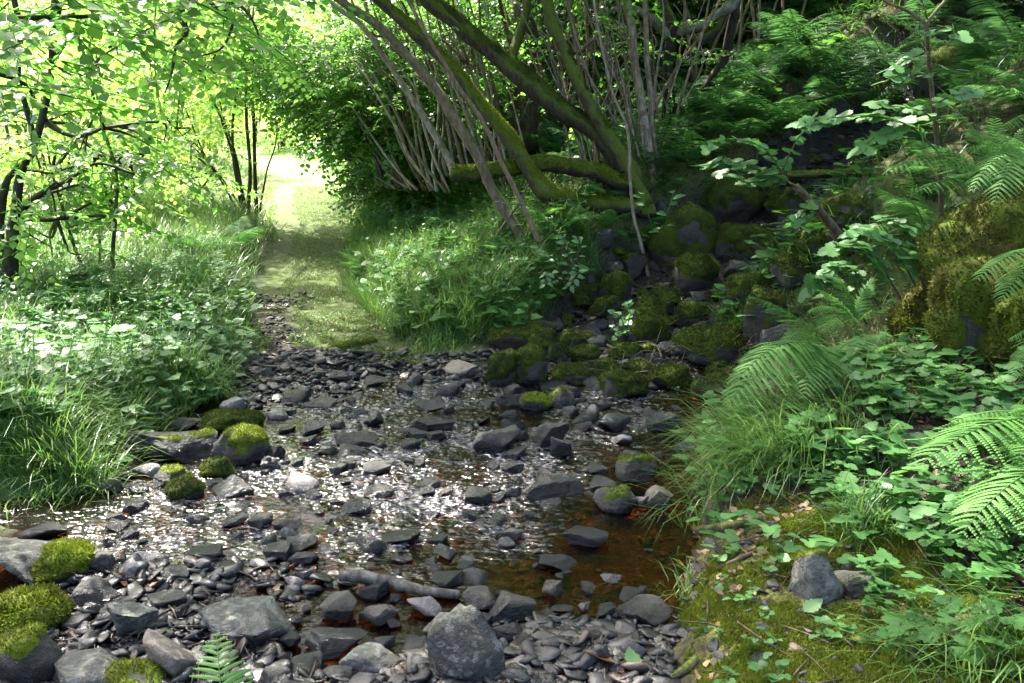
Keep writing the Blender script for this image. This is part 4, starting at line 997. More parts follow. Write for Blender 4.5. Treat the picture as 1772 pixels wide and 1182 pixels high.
# background bushes and trees
def bush_proto(name, label, leaf, seed, h=3.2, spread=1.4, n=420, stems=6, prs=SPR, scale=1.15, low=.5):
    r = np.random.default_rng(seed); root = empty(name); tag(root, label, 'bush' if h < 5 else 'tree')
    for i in range(stems):
        a = r.uniform(0, 6.28); e = np.array([math.cos(a) * spread * .7, math.sin(a) * spread * .7, h * r.uniform(.75, 1)]); b = np.array([math.cos(a) * .12, math.sin(a) * .12, -.1])
        mb = MB(); tube(mb, smooth_pts([b, b * .5 + e * [.25, .25, .5], e], 6), np.linspace(.018 * h, .006, 13) * (.55 if stems > 2 else 1.4), 6, .1, i); o = mb.build('stem' if stems > 2 else 'trunk', B_BROWN, root)
    mb = MB(); cl = []
    for i in range(11):
        z = r.uniform(low, h); w = spread * math.sin(math.pi * min(.92, max(.2, z / h * .8 + .15))); a = r.uniform(0, 6.28); q = r.uniform(.2, 1)
        cl.append(((math.cos(a) * w * q, math.sin(a) * w * q, z), (spread * .42, spread * .42, h * .11), n // 11))
    crown(mb, cl, seed, scale, prs, carve=False); mb.build('crown', leaf, root); return root
def copy_tree(o, parent=None):
    c = o.copy(); COL.objects.link(c); c.parent = parent
    for ch in o.children: copy_tree(ch, c)
    return c
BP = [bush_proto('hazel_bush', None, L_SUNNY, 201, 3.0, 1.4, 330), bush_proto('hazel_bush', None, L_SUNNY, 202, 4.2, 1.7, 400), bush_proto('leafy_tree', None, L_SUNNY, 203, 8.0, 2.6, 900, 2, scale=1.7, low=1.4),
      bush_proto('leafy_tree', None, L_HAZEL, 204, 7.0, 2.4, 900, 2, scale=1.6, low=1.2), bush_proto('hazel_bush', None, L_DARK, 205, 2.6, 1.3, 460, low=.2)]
used = set()
def put(k, px, dep, sc, desc, x=None, y=None):
    o = BP[k] if k not in used else copy_tree(BP[k]); used.add(k)
    if x is None: x, y = P(px, 300, dep)[:2]
    o.location = on(x, y, -.05); o.rotation_euler = (0, 0, float(rr.uniform(0, 6.28))); o.scale = (sc, sc, sc * float(rr.uniform(.9, 1.1)))
    auto(o, desc, o.get('category', 'tree'), np.array(o.location) + [0, 0, 1.5 * sc]); return o
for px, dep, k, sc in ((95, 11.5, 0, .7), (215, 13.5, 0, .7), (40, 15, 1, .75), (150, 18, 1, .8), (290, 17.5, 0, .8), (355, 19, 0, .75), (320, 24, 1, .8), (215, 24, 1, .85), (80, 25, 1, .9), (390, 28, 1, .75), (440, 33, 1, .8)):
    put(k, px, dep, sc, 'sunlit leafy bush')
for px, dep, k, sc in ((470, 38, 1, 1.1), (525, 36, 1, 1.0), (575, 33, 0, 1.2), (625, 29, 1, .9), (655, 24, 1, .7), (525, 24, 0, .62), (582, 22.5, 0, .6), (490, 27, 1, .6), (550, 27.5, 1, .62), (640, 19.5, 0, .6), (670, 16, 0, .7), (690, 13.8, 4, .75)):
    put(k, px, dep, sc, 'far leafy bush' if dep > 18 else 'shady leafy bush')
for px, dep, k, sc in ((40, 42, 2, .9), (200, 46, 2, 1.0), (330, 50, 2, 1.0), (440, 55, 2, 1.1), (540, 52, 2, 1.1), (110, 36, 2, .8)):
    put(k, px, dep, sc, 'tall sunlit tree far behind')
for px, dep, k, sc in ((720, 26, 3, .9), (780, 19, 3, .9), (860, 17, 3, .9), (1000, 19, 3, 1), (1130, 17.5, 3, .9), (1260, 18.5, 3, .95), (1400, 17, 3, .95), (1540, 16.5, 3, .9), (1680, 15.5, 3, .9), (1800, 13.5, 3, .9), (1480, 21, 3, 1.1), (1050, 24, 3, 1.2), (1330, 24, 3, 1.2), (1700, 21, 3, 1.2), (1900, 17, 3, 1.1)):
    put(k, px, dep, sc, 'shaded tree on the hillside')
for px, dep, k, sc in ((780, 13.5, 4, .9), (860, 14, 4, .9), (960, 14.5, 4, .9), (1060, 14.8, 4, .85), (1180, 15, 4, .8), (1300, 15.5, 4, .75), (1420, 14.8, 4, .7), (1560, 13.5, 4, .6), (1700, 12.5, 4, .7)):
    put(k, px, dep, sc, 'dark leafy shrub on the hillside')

# ------------------------------------------------------------------ saplings and cut branch on the right bank
def leafy(name, label, cat, stems, bark, leaves, leafproto, mat, seed, size=.125, base=None):
    """stems: px polylines; leaves: px polylines along which big leaves sit in pairs"""
    r = np.random.default_rng(seed); W0, _ = limb(stems[0]); root = empty(name, W0[0]); tag(root, label, cat)
    for i, s in enumerate(stems):
        W, rad = limb(s); mb, _, _ = stem_mesh(W, rad, 6, 8, .12, seed + i); root_at(root, mb.build('trunk' if i == 0 else 'stem', bark))
    mb = MB(); tw = MB()
    for poly, n, sz in leaves:
        pts = smooth_pts([P(*q) for q in poly], 6); tube(tw, pts, np.linspace(.006, .002, len(pts)), 5)
        t = np.linspace(.12, 1, n) * (len(pts) - 1); c = np.stack([np.interp(t, np.arange(len(pts)), pts[:, k]) for k in range(3)], -1)
        d = unit(np.gradient(pts, axis=0)); d = d[np.clip(t.astype(int), 0, len(pts) - 1)]; s = np.where(np.arange(n) % 2, 1, -1)[:, None]
        sd = unit(np.cross(d, [0, 0, 1])) * s; X = unit(d * .6 + sd * r.uniform(.5, 1.1, (n, 1)) + r.normal(size=(n, 3)) * .15 + [0, 0, -.12]); N = np.stack([r.normal(size=n) * .3, -.7 + r.normal(size=n) * .3, np.ones(n)], -1)
        z = size * sz * r.uniform(.7, 1.2, n); scatter(mb, leafproto, frames(X, N) * z[:, None, None], c + X * .012, np.clip(.5 + .25 * r.normal(size=n), 0, 1))
        for a, b in zip(c, c + X * .02): tube(tw, np.array([a, b]), np.array([.002, .0015]), 4)
    root_at(root, tw.build('twigs', bark)); root_at(root, mb.build('leaves', mat)); return root
d = 5.6
leafy('sapling', 'slender upright sapling with a forked top on the right bank', 'sapling',
      [S([(1618, 500, 7), (1628, 420, 5), (1628, 330, 4.5), (1622, 250, 4.5), (1612, 150, 4), (1602, 40, 4)], 5.5), [(1602, 40, 5.5, 3.4), (1570, 18, 5.5, 3), (1525, -4, 5.5, 2.5), (1470, -60, 5.5, 1.8)], [(1602, 40, 5.5, 3.4), (1622, 16, 5.5, 3), (1640, -10, 5.5, 2.6), (1670, -90, 5.5, 1.8)]],
      B_TAN, [([(1604, 60, 5.5), (1640, 45, 5.4), (1660, 60, 5.4)], 4, .8), ([(1606, 90, 5.5), (1575, 100, 5.4), (1540, 118, 5.35)], 6, .75), ([(1612, 130, 5.5), (1575, 125, 5.4), (1530, 140, 5.3)], 6, .75), ([(1616, 180, 5.5), (1650, 165, 5.4), (1690, 160, 5.4)], 5, .85),
              ([(1622, 260, 5.5), (1570, 215, 5.5), (1500, 200, 5.45), (1430, 205, 5.4), (1390, 212, 5.4)], 20, .9), ([(1626, 215, 5.5), (1590, 190, 5.4), (1520, 180, 5.4)], 8, .8), ([(1560, 225, 5.5), (1520, 235, 5.4), (1490, 255, 5.4)], 6, .8), ([(1604, 30, 5.5), (1590, -10, 5.4), (1560, -30, 5.4)], 5, .8)], LOBE5, L_HERB, 301)
landmark('slender upright sapling', P(1622, 250, 5.5))
leafy('cut_branch', 'thick cut branch with a leafy shoot leaning over the gully', 'branch',
      [S([(1472, 436, 9), (1440, 390, 7.5), (1410, 355, 7), (1378, 322, 6.5)], 6.6), [(1380, 324, 6.6, 3), (1340, 300, 6.5, 2), (1290, 280, 6.4, 1.5)], S([(1455, 430, 4), (1432, 405, 3.6)], 6.6)], B_TAN,
      [([(1378, 322, 6.6), (1330, 300, 6.4), (1270, 280, 6.3), (1215, 285, 6.3)], 16, .9), ([(1360, 310, 6.6), (1320, 255, 6.4), (1260, 240, 6.3), (1225, 255, 6.3)], 13, .8), ([(1350, 300, 6.5), (1380, 240, 6.4), (1400, 220, 6.4)], 6, .8), ([(1350, 305, 6.6), (1300, 315, 6.4), (1250, 300, 6.4)], 8, .9), ([(1400, 345, 6.6), (1385, 372, 6.5), (1372, 385, 6.5)], 4, .7)], LOBE5, L_HERB, 303)
landmark('cut branch over the gully', P(1420, 360, 6.6))
for lab, poly, n, dz in (('low leafy seedling at the foot of the slender sapling', [(1560, 520), (1520, 450), (1480, 420), (1440, 430)], 16, 5.6), ('leafy shoot with broad leaves between the sapling and the moss mound', [(1600, 500), (1580, 450), (1540, 415), (1500, 400)], 14, 5.3), ('bushy broad leaved shoot above the lower gully', [(1500, 560), (1460, 500), (1420, 480), (1400, 500)], 14, 5.8)):
    leafy('seedling', lab, 'plant', [S([(poly[0][0], poly[0][1], 2), (poly[1][0], poly[1][1], 1.5)], dz)], B_TWIG, [([(a, b, dz) for a, b in poly], n, .8), ([(a + 25, b - 25, dz + .1) for a, b in poly], n, .75)], LOBE5, L_HERB, int(dz * 100))
leafy('bramble', 'bluish green rose leaved shrub at the foot of the reddish stem', 'shrub', [S([(985, 500, 2), (975, 440, 1.6), (965, 400, 1.2)], 8.0)], B_TWIG,
      [([(985, 500, 8), (960, 450, 7.9), (935, 430, 7.8)], 14, .5), ([(985, 495, 8), (985, 440, 7.9), (975, 410, 7.9)], 14, .5), ([(985, 500, 8), (1000, 470, 7.8), (985, 495, 7.7)], 12, .5), ([(985, 500, 8), (950, 470, 7.7), (945, 490, 7.6)], 12, .5), ([(985, 470, 8), (1005, 430, 7.9), (1000, 410, 7.9)], 10, .5)], LEAF_OVAL, L_NETTLE, 311)
leafy('small_plant', 'small bright green plant growing on a rock in the gully mouth', 'plant', [S([(1085, 580, 1.2), (1080, 550, 1.0), (1082, 528, .8)], 7.2)], L_HERB,
      [([(1085, 580, 7.2), (1075, 550, 7.15), (1062, 540, 7.1)], 6, .36), ([(1085, 570, 7.2), (1090, 535, 7.15), (1085, 522, 7.1)], 7, .36), ([(1082, 575, 7.2), (1070, 570, 7.1), (1066, 582, 7.05)], 4, .3)], LOBE3, L_HERB, 313)
leafy('small_plant', 'upright narrow leaved plant beside the mossy stems left of the gully', 'plant', [S([(1150, 400, 1.5), (1155, 370, 1), (1160, 340, .8)], 8.6)], L_HERB, [([(1150, 400, 8.6), (1158, 360, 8.5), (1165, 335, 8.5)], 5, .9), ([(1130, 395, 8.6), (1115, 350, 8.5), (1108, 335, 8.5)], 4, .8)], LEAF_OVAL, L_HERB, 317)

# ------------------------------------------------------------------ ferns
def frond_arrays(kappa, seed, pairs=23):
    r = np.random.default_rng(seed); mb = MB(); n = 40; t = np.linspace(0, 1, n); th = kappa * (.5 - t)
    pts = np.cumsum(np.stack([np.cos(th), 0 * t, np.sin(th)], -1), 0) / n; pts -= pts[0]
    e = pts[-1]; L = math.hypot(e[0], e[2]); a = math.atan2(e[2], e[0]); c, s = math.cos(-a), math.sin(-a)
    pts = np.stack([(pts[:, 0] * c - pts[:, 2] * s) / L, 0 * t, (pts[:, 0] * s + pts[:, 2] * c) / L], -1)
    tube(mb, pts, np.linspace(.0075, .0015, n), 4, r=.35)
    T = unit(np.gradient(pts, axis=0))
    for i, q in enumerate(np.linspace(.14, .985, pairs)):
        prof = r.uniform(.84, 1.12) * .25 * min(1, (q - .04) / .26) ** .8 * (1 - q) ** .62 / .62 * (.9 + .15 * r.uniform()) + .006
        k = q * (n - 1); c0 = np.array([np.interp(k, np.arange(n), pts[:, j]) for j in range(3)]); tx = T[int(k)]; nz = np.cross(tx, [0, 1, 0]); nz = -nz if nz[2] < 0 else nz
        for s in (-1, 1):
            d = unit(tx * (.30 + .35 * q + .09 * r.normal()) + np.array([0, s, 0]) - nz * (.08 + .09 * r.normal())); m = max(4, int(prof * 78))
            u = np.linspace(.04, .97, m); w = .0205 * (.35 + .65 * min(1, prof / .2)) * (1 - u) ** .55 * (.55 + .45 * np.minimum(1, u * 4)) + .0025
            cen = c0 + d * (u * prof)[:, None] - nz * (.35 * prof * u ** 2)[:, None]; step = prof / m
            for sd in (-1, 1):
                pd = unit(tx * sd * 1.0 + d * .45 - nz * .15); tip = cen + pd * w[:, None]; hw = d * step * .6
                q4 = np.stack([cen - hw, cen + pd * (w * .55)[:, None] - hw * .95, tip + hw * .2, cen + pd * (w * .6)[:, None] + hw * .95, cen + hw], 1)
                if sd * s < 0: q4 = q4[:, ::-1]
                mb.add(q4.reshape(-1, 3), np.arange(5 * m).reshape(-1, 5), .5 + .2 * r.normal() * .5)
            mid = np.array([c0, c0 + d * prof * .98 - nz * .33 * prof]); tube(mb, mid, np.array([.0022, .0006]), 3, r=.3)
    return mb
FRM = {}
def frond_mesh(k, mat):
    key = (k, mat.name)
    if key not in FRM:
        o = frond_arrays([.35, .8, 1.3][k], 500 + k).build('frond', mat); FRM[key] = o.data; bpy.data.objects.remove(o)
    return FRM[key]
def frond(root, base, tip, k=1, mat=None, up=(0, 0, 1)):
    base, tip = np.asarray(base, float), np.asarray(tip, float)
    X = tip - base; L = np.linalg.norm(X); M3 = frames(X[None], np.array([up], float))[0] * L
    o = bpy.data.objects.new('frond', frond_mesh(k, mat or L_FERN)); COL.objects.link(o); o.parent = root
    m = Matrix.Identity(4)
    for i in range(3):
        for j in range(3): m[i][j] = M3[i, j]
    m.translation = Vector(base - np.array(root.location)); o.matrix_local = m; return o
frn = np.random.default_rng(77)
def fern(base, n, L, label=None, mat=None, spread=6.28, az0=0.0, el=.45, desc='green fern'):
    root = empty('fern', base)
    for i in range(n):
        a = az0 + spread * (i / n - .5 * (spread < 6)) + frn.normal() * .22; e = el + frn.normal() * .14; l = L * frn.uniform(.75, 1.1)
        frond(root, base, base + l * np.array([math.cos(a) * math.cos(e), math.sin(a) * math.cos(e), math.sin(e)]), int(frn.integers(1, 3)), mat)
    if label: tag(root, label, 'fern')
    else: auto(root, desc, 'fern', np.array(base) + [0, 0, .25], 'ferns on the hillside' if 'hill' in desc else None)
    return root
def fern_px(label, base, fronds, mat=None):
    b = P(*base); root = empty('fern', b); tag(root, label, 'fern')
    for f in fronds: frond(root, b if len(f) < 5 else P(*f[4]), P(*f[:3]), f[3], mat)
    landmark(label.split(' on ')[0] if False else label, b) if False else None
    return root
fern_px('large bright fern drooping left over the dark pool', (1440, 615, 4.75), [(1258, 706, 4.3, 2), (1275, 660, 4.35, 2), (1310, 600, 4.6, 1), (1540, 580, 4.9, 1), (1390, 690, 4.3, 2)])
landmark('large fern drooping over the pool', P(1350, 630, 5.2))
fern_px('fern with a long frond reaching up left across the dark block', (1440, 620, 5.75), [(1296, 512, 5.6, 1), (1385, 540, 5.7, 1), (1355, 590, 5.4, 2), (1420, 520, 5.9, 0)])
fern_px('fern in the shade above the drooping one, below the leafy shoots', (1480, 560, 5.7), [(1415, 500, 5.6, 1), (1440, 470, 5.8, 1), (1420, 575, 5.4, 2), (1510, 480, 5.7, 1), (1400, 540, 5.5, 2), (1560, 520, 5.5, 1)])
fern_px('big near fern whose pointed frond reaches in from the right edge', (1840, 740, 3.5), [(1592, 806, 3.1, 1), (1650, 730, 3.4, 1), (1800, 640, 3.6, 1), (1760, 800, 3.1, 1), (1760, 700, 3.3, 0)])
landmark('big near fern at the right edge', P(1700, 790, 3.2))
fern_px('lower near fern frond at the right edge, under the pointed one', (1860, 800, 3.2), [(1664, 925, 2.85, 1), (1790, 930, 2.8, 1)])
fern_px('single upright bright fern frond at the bottom edge left of centre', (400, 1420, 2.2), [(374, 1096, 2.45, 0), (520, 1330, 2.3, 1), (270, 1340, 2.3, 1)])
fern_px('fern frond hanging in front of the big ochre moss mound', (1840, 430, 4.3), [(1690, 482, 4.1, 1), (1730, 520, 4.1, 1)])
fern_px('fern hanging from the right edge below the shaggy mossy boulder top', (1830, 560, 4.1), [(1752, 655, 4.0, 1), (1745, 590, 4.1, 1)])
fern_px('white lit fern behind the upper stem of the sapling', (1720, 330, 5.9), [(1655, 190, 5.9, 1), (1565, 240, 5.7, 1), (1530, 300, 5.6, 2), (1590, 330, 5.5, 1), (1770, 220, 5.9, 1), (1720, 200, 5.7, 1)])
fern_px('sunlit fern low between sapling and cut branch', (1600, 400, 5.9), [(1505, 320, 5.8, 1), (1500, 400, 5.6, 1), (1570, 300, 5.8, 1), (1540, 350, 5.5, 2)])
fern_px('drooping fern right of the sapling above the ochre mound', (1800, 270, 5.4), [(1680, 330, 5.1, 2), (1660, 260, 5.3, 1), (1720, 350, 5.0, 2), (1700, 230, 5.4, 1)])
fern_px('fern spreading at the right edge high on the hill', (1830, 200, 7.2), [(1650, 150, 7.0, 1), (1690, 110, 7.2, 1), (1740, 220, 6.9, 1), (1760, 80, 7.2, 1)])
for px, py, n, L, lab in ((1200, 285, 7, .75, 'fern right of the pale birch like stem at the gully top'), (1290, 245, 8, .9, 'wide fern on the slope below the dark gnarled tree'), (1345, 225, 8, .9, 'feathery fern above the leafy shoot of the cut branch'), (1450, 160, 8, 1.0, 'tall bracken on the slope in front of the dark shrubs'), (1530, 120, 7, .8, None), (1400, 140, 7, .8, None),
                          (692, 415, 8, .62, 'dark fern at the right verge of the path'), (760, 410, 7, .55, 'second fern at the right verge, nearer the stems'), (965, 410, 6, .5, 'fern beneath the fallen tree near the reddish stem'), (1040, 395, 5, .42, 'little fern under the low end of the fallen tree'), (1135, 385, 4, .25, 'tiny bright fern beside the great mossy boulder'),
                          (405, 430, 8, .5, 'bracken in front of the coppice clump'), (345, 440, 7, .5, 'bracken left of the coppice clump'), (330, 500, 6, .55, 'fern at the edge of the left herbs'), (640, 470, 6, .42, None), (1500, 205, 7, .7, None), (1380, 95, 7, .9, None), (1660, 110, 7, .8, None), (1590, 60, 7, .9, None), (1050, 280, 6, .6, None), (1000, 300, 6, .5, None), (860, 330, 6, .5, None)):
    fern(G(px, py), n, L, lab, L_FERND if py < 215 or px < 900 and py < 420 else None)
k = 0
while k < 40:
    x, y = frn.uniform(0, 7), frn.uniform(9.5, 17); u, v, dz = proj(on(x, y)); gd, _ = gully(np.array([x]), np.array([y]))
    if u < 950 or u > 1800 or v < -60 or v > 380 or gd[0] < .7 or x - xfoot(y) < 1.2: continue
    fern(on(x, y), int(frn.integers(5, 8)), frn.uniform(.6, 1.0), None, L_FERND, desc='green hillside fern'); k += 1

# ------------------------------------------------------------------ grass, herbs, moss, litter
def blades(mb, p, L, az, lean, curl, wid, rnd):
    n = len(p); t = np.array([0, .35, .7, 1.0]); out = []; pos = p.copy(); d = np.stack([np.cos(az), np.sin(az), 0 * az], -1); sd = np.stack([-np.sin(az), np.cos(az), 0 * az], -1); last = 0
    for i, q in enumerate(t):
        if i:
            th = lean + curl * (q + last) / 2; st = L * (q - last)
            pos = pos + d * (np.sin(th) * st)[:, None] + np.array([0, 0, 1.0]) * (np.cos(th) * st)[:, None]
        w = wid * (1, .9, .62, 0)[i]; last = q
        if i < 3: out += [pos - sd * w[:, None], pos + sd * w[:, None]]
        else: out += [pos]
    V = np.stack(out, 1); b = (np.arange(n) * 7)[:, None]
    mb.add(V.reshape(-1, 3), [b + np.array([[0, 1, 3, 2]]), b + np.array([[2, 3, 5, 4]]), b + np.array([[4, 5, 6]])], np.repeat(np.clip(rnd, 0, 1), 7))
def field(r, n, xr, yr, ok, near=1.0):
    out = []; tot = 0
    while tot < n:
        x = r.uniform(*xr, 4 * n); y = yr[0] + (yr[1] - yr[0]) * r.uniform(0, 1, 4 * n) ** near; k = ok(x, y); out.append(np.stack([x[k], y[k]], -1)); tot += int(k.sum())
        if tot == 0: return np.zeros((0, 3))
    q = np.concatenate(out)[:n]; return np.concatenate([q, H(q[:, 0], q[:, 1])[:, None]], -1)
def grass(name, n, xr, yr, ok, L, wid, mat, seed, lean=(.15, .35), curl=(.5, 1.4), near=1.4, clump=.0, stuff=True):
    r = np.random.default_rng(seed); p = field(r, n, xr, yr, ok, near); n = len(p)
    c = fbm(p[:, 0] * 3, p[:, 1] * 3, seed, 2); ln = r.uniform(L[0], L[1], n) * (1 + .35 * c); mb = MB()
    blades(mb, p, ln, r.uniform(0, 6.28, n), np.abs(r.normal(size=n)) * lean[1] + lean[0], r.uniform(*curl, n), wid * r.uniform(.6, 1.3, n), .5 + .22 * r.normal(size=n) + .2 * c)
    return tag(mb.build(name, mat), kind='stuff')
tl = lambda x, y: x - xfoot(y); sl = lambda x, y: xl(y) - x
inside = lambda x, y: (tl(x, y) < 0) & (sl(x, y) < 0)
nz = lambda x, y, s, f=2.5: fbm(x * f, y * f, s, 3)
def gok(x, y): return gully(x, y)[0] > .68
grass('path_turf', 42000, (-4.6, -.6), (6.7, 17), lambda x, y: inside(x, y) & (y > 6.8 + .45 * nz(x, y, 3)) & (nz(x, y, 4, 4) > -.45 - .2 * (y > 9)) & (np.abs(x - path_x(y) + .28) > .12 + .12 * nz(x, y, 5)), (.012, .04), .0022, L_TURF, 1, near=1.7)
grass('verge_grass', 30000, (-2.0, 1.8), (6.9, 13), lambda x, y: (tl(x, y) > -.04) & (tl(x, y) < 2.1) & gok(x, y), (.14, .34), .0030, L_GRASS, 2, near=1.6)
grass('meadow_grass', 36000, (-5.2, -1.7), (4.35, 13), lambda x, y: (sl(x, y) > .03) & (sl(x, y) < 3.2), (.11, .33), .0030, L_GRASS, 3, near=1.6)
grass('field_grass', 20000, (-16, 3), (12, 34), lambda x, y: ((sl(x, y) > -.1) | ((tl(x, y) > -.1) & (tl(x, y) < 2.5))), (.15, .45), .007, L_FARSUN, 4, near=1.3)
grass('bank_grass', 8000, (.6, 3.0), (3.6, 7.2), lambda x, y: (tl(x, y) > .02) & (tl(x, y) < 1.2) & (y > 4.2 - .2 * nz(x, y, 2)) & gok(x, y), (.10, .32), .0022, leaf_mat('sere_grass', (.07, .12, .03), (.24, .20, .10), (.10, .22, .03), (.28, .26, .10), rough=.45), 5, lean=(.3, .5), curl=(.8, 2.0))
grass('hill_grass', 12000, (-.5, 9), (5.6, 19), lambda x, y: (tl(x, y) > 1.6) & gok(x, y), (.12, .4), .005, L_DARK, 6, lean=(.2, .5), near=1.3)
chips(380, (.02, .06), 'path_stones', lambda r, n: field(r, n, (-2.3, -1.0), (6.6, 8.2), lambda x, y: inside(x, y) & (np.abs(x - path_x(y) + .28) < .05 + .22 * sst(8.2, 6.7, y) + .3 * sst(7.1, 6.7, y))), GRAVEL, 12, .08)
chips(90, (.02, .07), 'puddle_stones', lambda r, n: field(r, n, (-2.35, -1.75), (8.3, 9.0), lambda x, y: inside(x, y) & (x < path_x(y) + .1)), GRAVEL, 14, .35)
# herbs
def nettle(seed, h=.45, pairs=6, size=.058, leaf=LEAF_OVAL):
    r = np.random.default_rng(seed); mb = MB(); lean = r.normal(size=2) * .12; t = np.linspace(0, 1, 6); pts = np.stack([lean[0] * t * t, lean[1] * t * t, t], -1) * h
    tube(mb, pts, np.linspace(.004, .0018, 6), 4, r=.2); q = np.repeat(np.linspace(.3, 1, pairs), 2); n = len(q); a = np.tile([0, math.pi], pairs) + np.repeat(np.arange(pairs) * 1.57 + r.normal(size=pairs) * .3, 2)
    c = np.stack([np.interp(q, t, pts[:, k]) for k in range(3)], -1); X = np.stack([np.cos(a), np.sin(a), -.12 + r.normal(size=n) * .2], -1); N = np.stack([r.normal(size=n) * .25, r.normal(size=n) * .25, np.ones(n)], -1)
    z = size * np.interp(q, [.3, .7, 1], [1, 1.1, .6]) * r.uniform(.8, 1.2, n); scatter(mb, leaf, frames(X, N) * z[:, None, None], c + X * .01, np.clip(.5 + .2 * r.normal(size=n), 0, 1)); return mb.arrays()
def rosette(seed, n=7, h=.13, size=.055, leaf=LOBE3):
    r = np.random.default_rng(seed); mb = MB()
    for i in range(n):
        a = r.uniform(0, 6.28); hh = h * r.uniform(.5, 1.1); rad = hh * r.uniform(.3, .9); e = np.array([math.cos(a) * rad, math.sin(a) * rad, hh]); tube(mb, smooth_pts([np.zeros(3), e * [.35, .35, .7], e], 3), np.linspace(.0016, .001, 7), 3, r=.4)
        X = np.array([[math.cos(a), math.sin(a), r.normal() * .15]]); N = np.array([[r.normal() * .25, -.1 + r.normal() * .25, 1.0]]); z = size * r.uniform(.65, 1.25); scatter(mb, leaf, frames(X, N) * z, e[None], np.array([np.clip(.5 + .25 * r.normal(), 0, 1)]))
    return mb.arrays()
NETT = [nettle(600 + i, .28 + .06 * (i % 3), 5 + i % 2, size=(.046, .044, .040)[i % 3], leaf=(LEAF_OVAL, LEAF_HAZEL, LEAF_OVAL)[i % 3]) for i in range(5)]; ROS = [rosette(620 + i, 5 + i % 4) for i in range(6)]; ROS5 = [rosette(640 + i, 4 + i % 3, .16, .085, LOBE5) for i in range(4)]
def plants(name, n, xr, yr, ok, prs, mat, seed, sc=(.7, 1.3), near=1.3):
    r = np.random.default_rng(seed); p = field(r, n, xr, yr, ok, near); n = len(p); a = r.uniform(0, 6.28, n); mb = MB(); k = r.integers(0, len(prs), n); s = r.uniform(*sc, n)
    Mx = frames(np.stack([np.cos(a), np.sin(a), r.normal(size=n) * .08], -1), np.stack([r.normal(size=n) * .12, r.normal(size=n) * .12, np.ones(n)], -1)) * s[:, None, None]
    rr_ = np.clip(.5 + .22 * r.normal(size=n), 0, 1)
    for i in range(len(prs)):
        z = k == i; scatter(mb, prs[i], Mx[z], p[z], rr_[z])
    return tag(mb.build(name, mat), kind='stuff')
plants('nettle_bed', 520, (-5.0, -1.8), (4.8, 9.5), lambda x, y: (sl(x, y) > .18) & (sl(x, y) < 3.2), NETT, L_NETTLE, 11, (.5, .95), 1.3)
plants('low_herbs', 560, (-5.0, -1.6), (4.55, 9), lambda x, y: (sl(x, y) > .03) & (sl(x, y) < 1.6), ROS, L_HERB, 12, (.7, 1.3), 1.4)
plants('verge_herbs', 520, (-1.8, 1.6), (7.0, 11), lambda x, y: (tl(x, y) > .0) & (tl(x, y) < 1.9) & gok(x, y), ROS, L_HERB, 13, (.7, 1.35), 1.4)
plants('tall_verge_herbs', 70, (-1.6, 1.6), (7.4, 12), lambda x, y: (tl(x, y) > .2) & (tl(x, y) < 2.0) & gok(x, y), NETT, L_NETTLE, 14, (.5, 1.0), 1.3)
plants('herb_carpet', 480, (.5, 2.7), (2.3, 5.2), lambda x, y: (tl(x, y) > .04) & ((x + .35 * (y - 3.4) > 1.18) | (y > 3.65)) & (nz(x, y, 8, 3) > -.42), ROS, L_HERB, 15, (.55, 1.2), 1.0)
plants('sprigs_in_moss', 60, (.45, 1.4), (2.3, 3.7), lambda x, y: (tl(x, y) > .08) & (nz(x, y, 9, 3) > .0), ROS, L_HERB, 16, (.25, .55), 1.0)
plants('hill_herbs', 2300, (.0, 9), (5.6, 18), lambda x, y: (tl(x, y) > np.where(y < 8.2, 1.7, 1.4)) & (gully(x, y)[0] > 1.0), ROS5, L_DARK, 17, (.6, 1.5), 1.2)
plants('gully_bank_herbs', 160, (-.6, 4.5), (6.6, 11), lambda x, y: (gully(x, y)[0] > .62) & (gully(x, y)[0] < 1.5) & (tl(x, y) > .3), ROS, L_HERB, 19, (.7, 1.5), 1.0)
grass('gully_bank_grass', 2600, (-.6, 4.5), (6.6, 11), lambda x, y: (gully(x, y)[0] > .6) & (gully(x, y)[0] < 1.4) & (tl(x, y) > .3) & (nz(x, y, 23) > -.2), (.10, .30), .0028, L_DARK, 27, lean=(.3, .6), curl=(1.0, 2.4))
plants('bank_herbs', 120, (1.0, 3.2), (4.6, 8), lambda x, y: (tl(x, y) > .2) & (tl(x, y) < 2.2) & gok(x, y), ROS5, L_HERB, 18, (.4, .85), 1.0)
tw_r = np.random.default_rng(88); tp = field(tw_r, 170, (.4, 2.8), (2.3, 6.0), lambda x, y: tl(x, y) > .03); mb = MB()
tp2 = field(tw_r, 110, (-1.9, .6), (2.4, 3.6), lambda x, y: inside(x, y) & (H(x, y) > .0)); 
for q in np.concatenate([tp, tp2]):
    an = tw_r.uniform(0, 6.28); L = tw_r.uniform(.03, .13); e = np.array([math.cos(an) * L, math.sin(an) * L, tw_r.normal() * .01]); tube(mb, np.array([q - e + [0, 0, .018], q + tw_r.normal(size=3) * .006 + [0, 0, .022], q + e + [0, 0, .018]]), np.array([.0028, .0024, .0014]) * tw_r.uniform(.6, 1.4), 4)
tag(mb.build('twig_litter', B_TWIG), kind='stuff')
grass('near_bank_grass', 5200, (-4.5, -1.5), (.6, 3.75), lambda x, y: (sl(x, y) > .25) & (y < 3.6 + .1 * nz(x, y, 61)), (.08, .26), .003, L_GRASS, 61, near=1.0)
grass('far_bank_grass', 5200, (1.6, 5.5), (1.0, 7.0), lambda x, y: (tl(x, y) > 1.3), (.10, .34), .003, L_GRASS, 62, near=1.0)
plants('far_bank_herbs', 330, (1.9, 5.0), (2.0, 6.8), lambda x, y: (tl(x, y) > 1.5), ROS, L_HERB, 63, (.7, 1.4), 1.0)
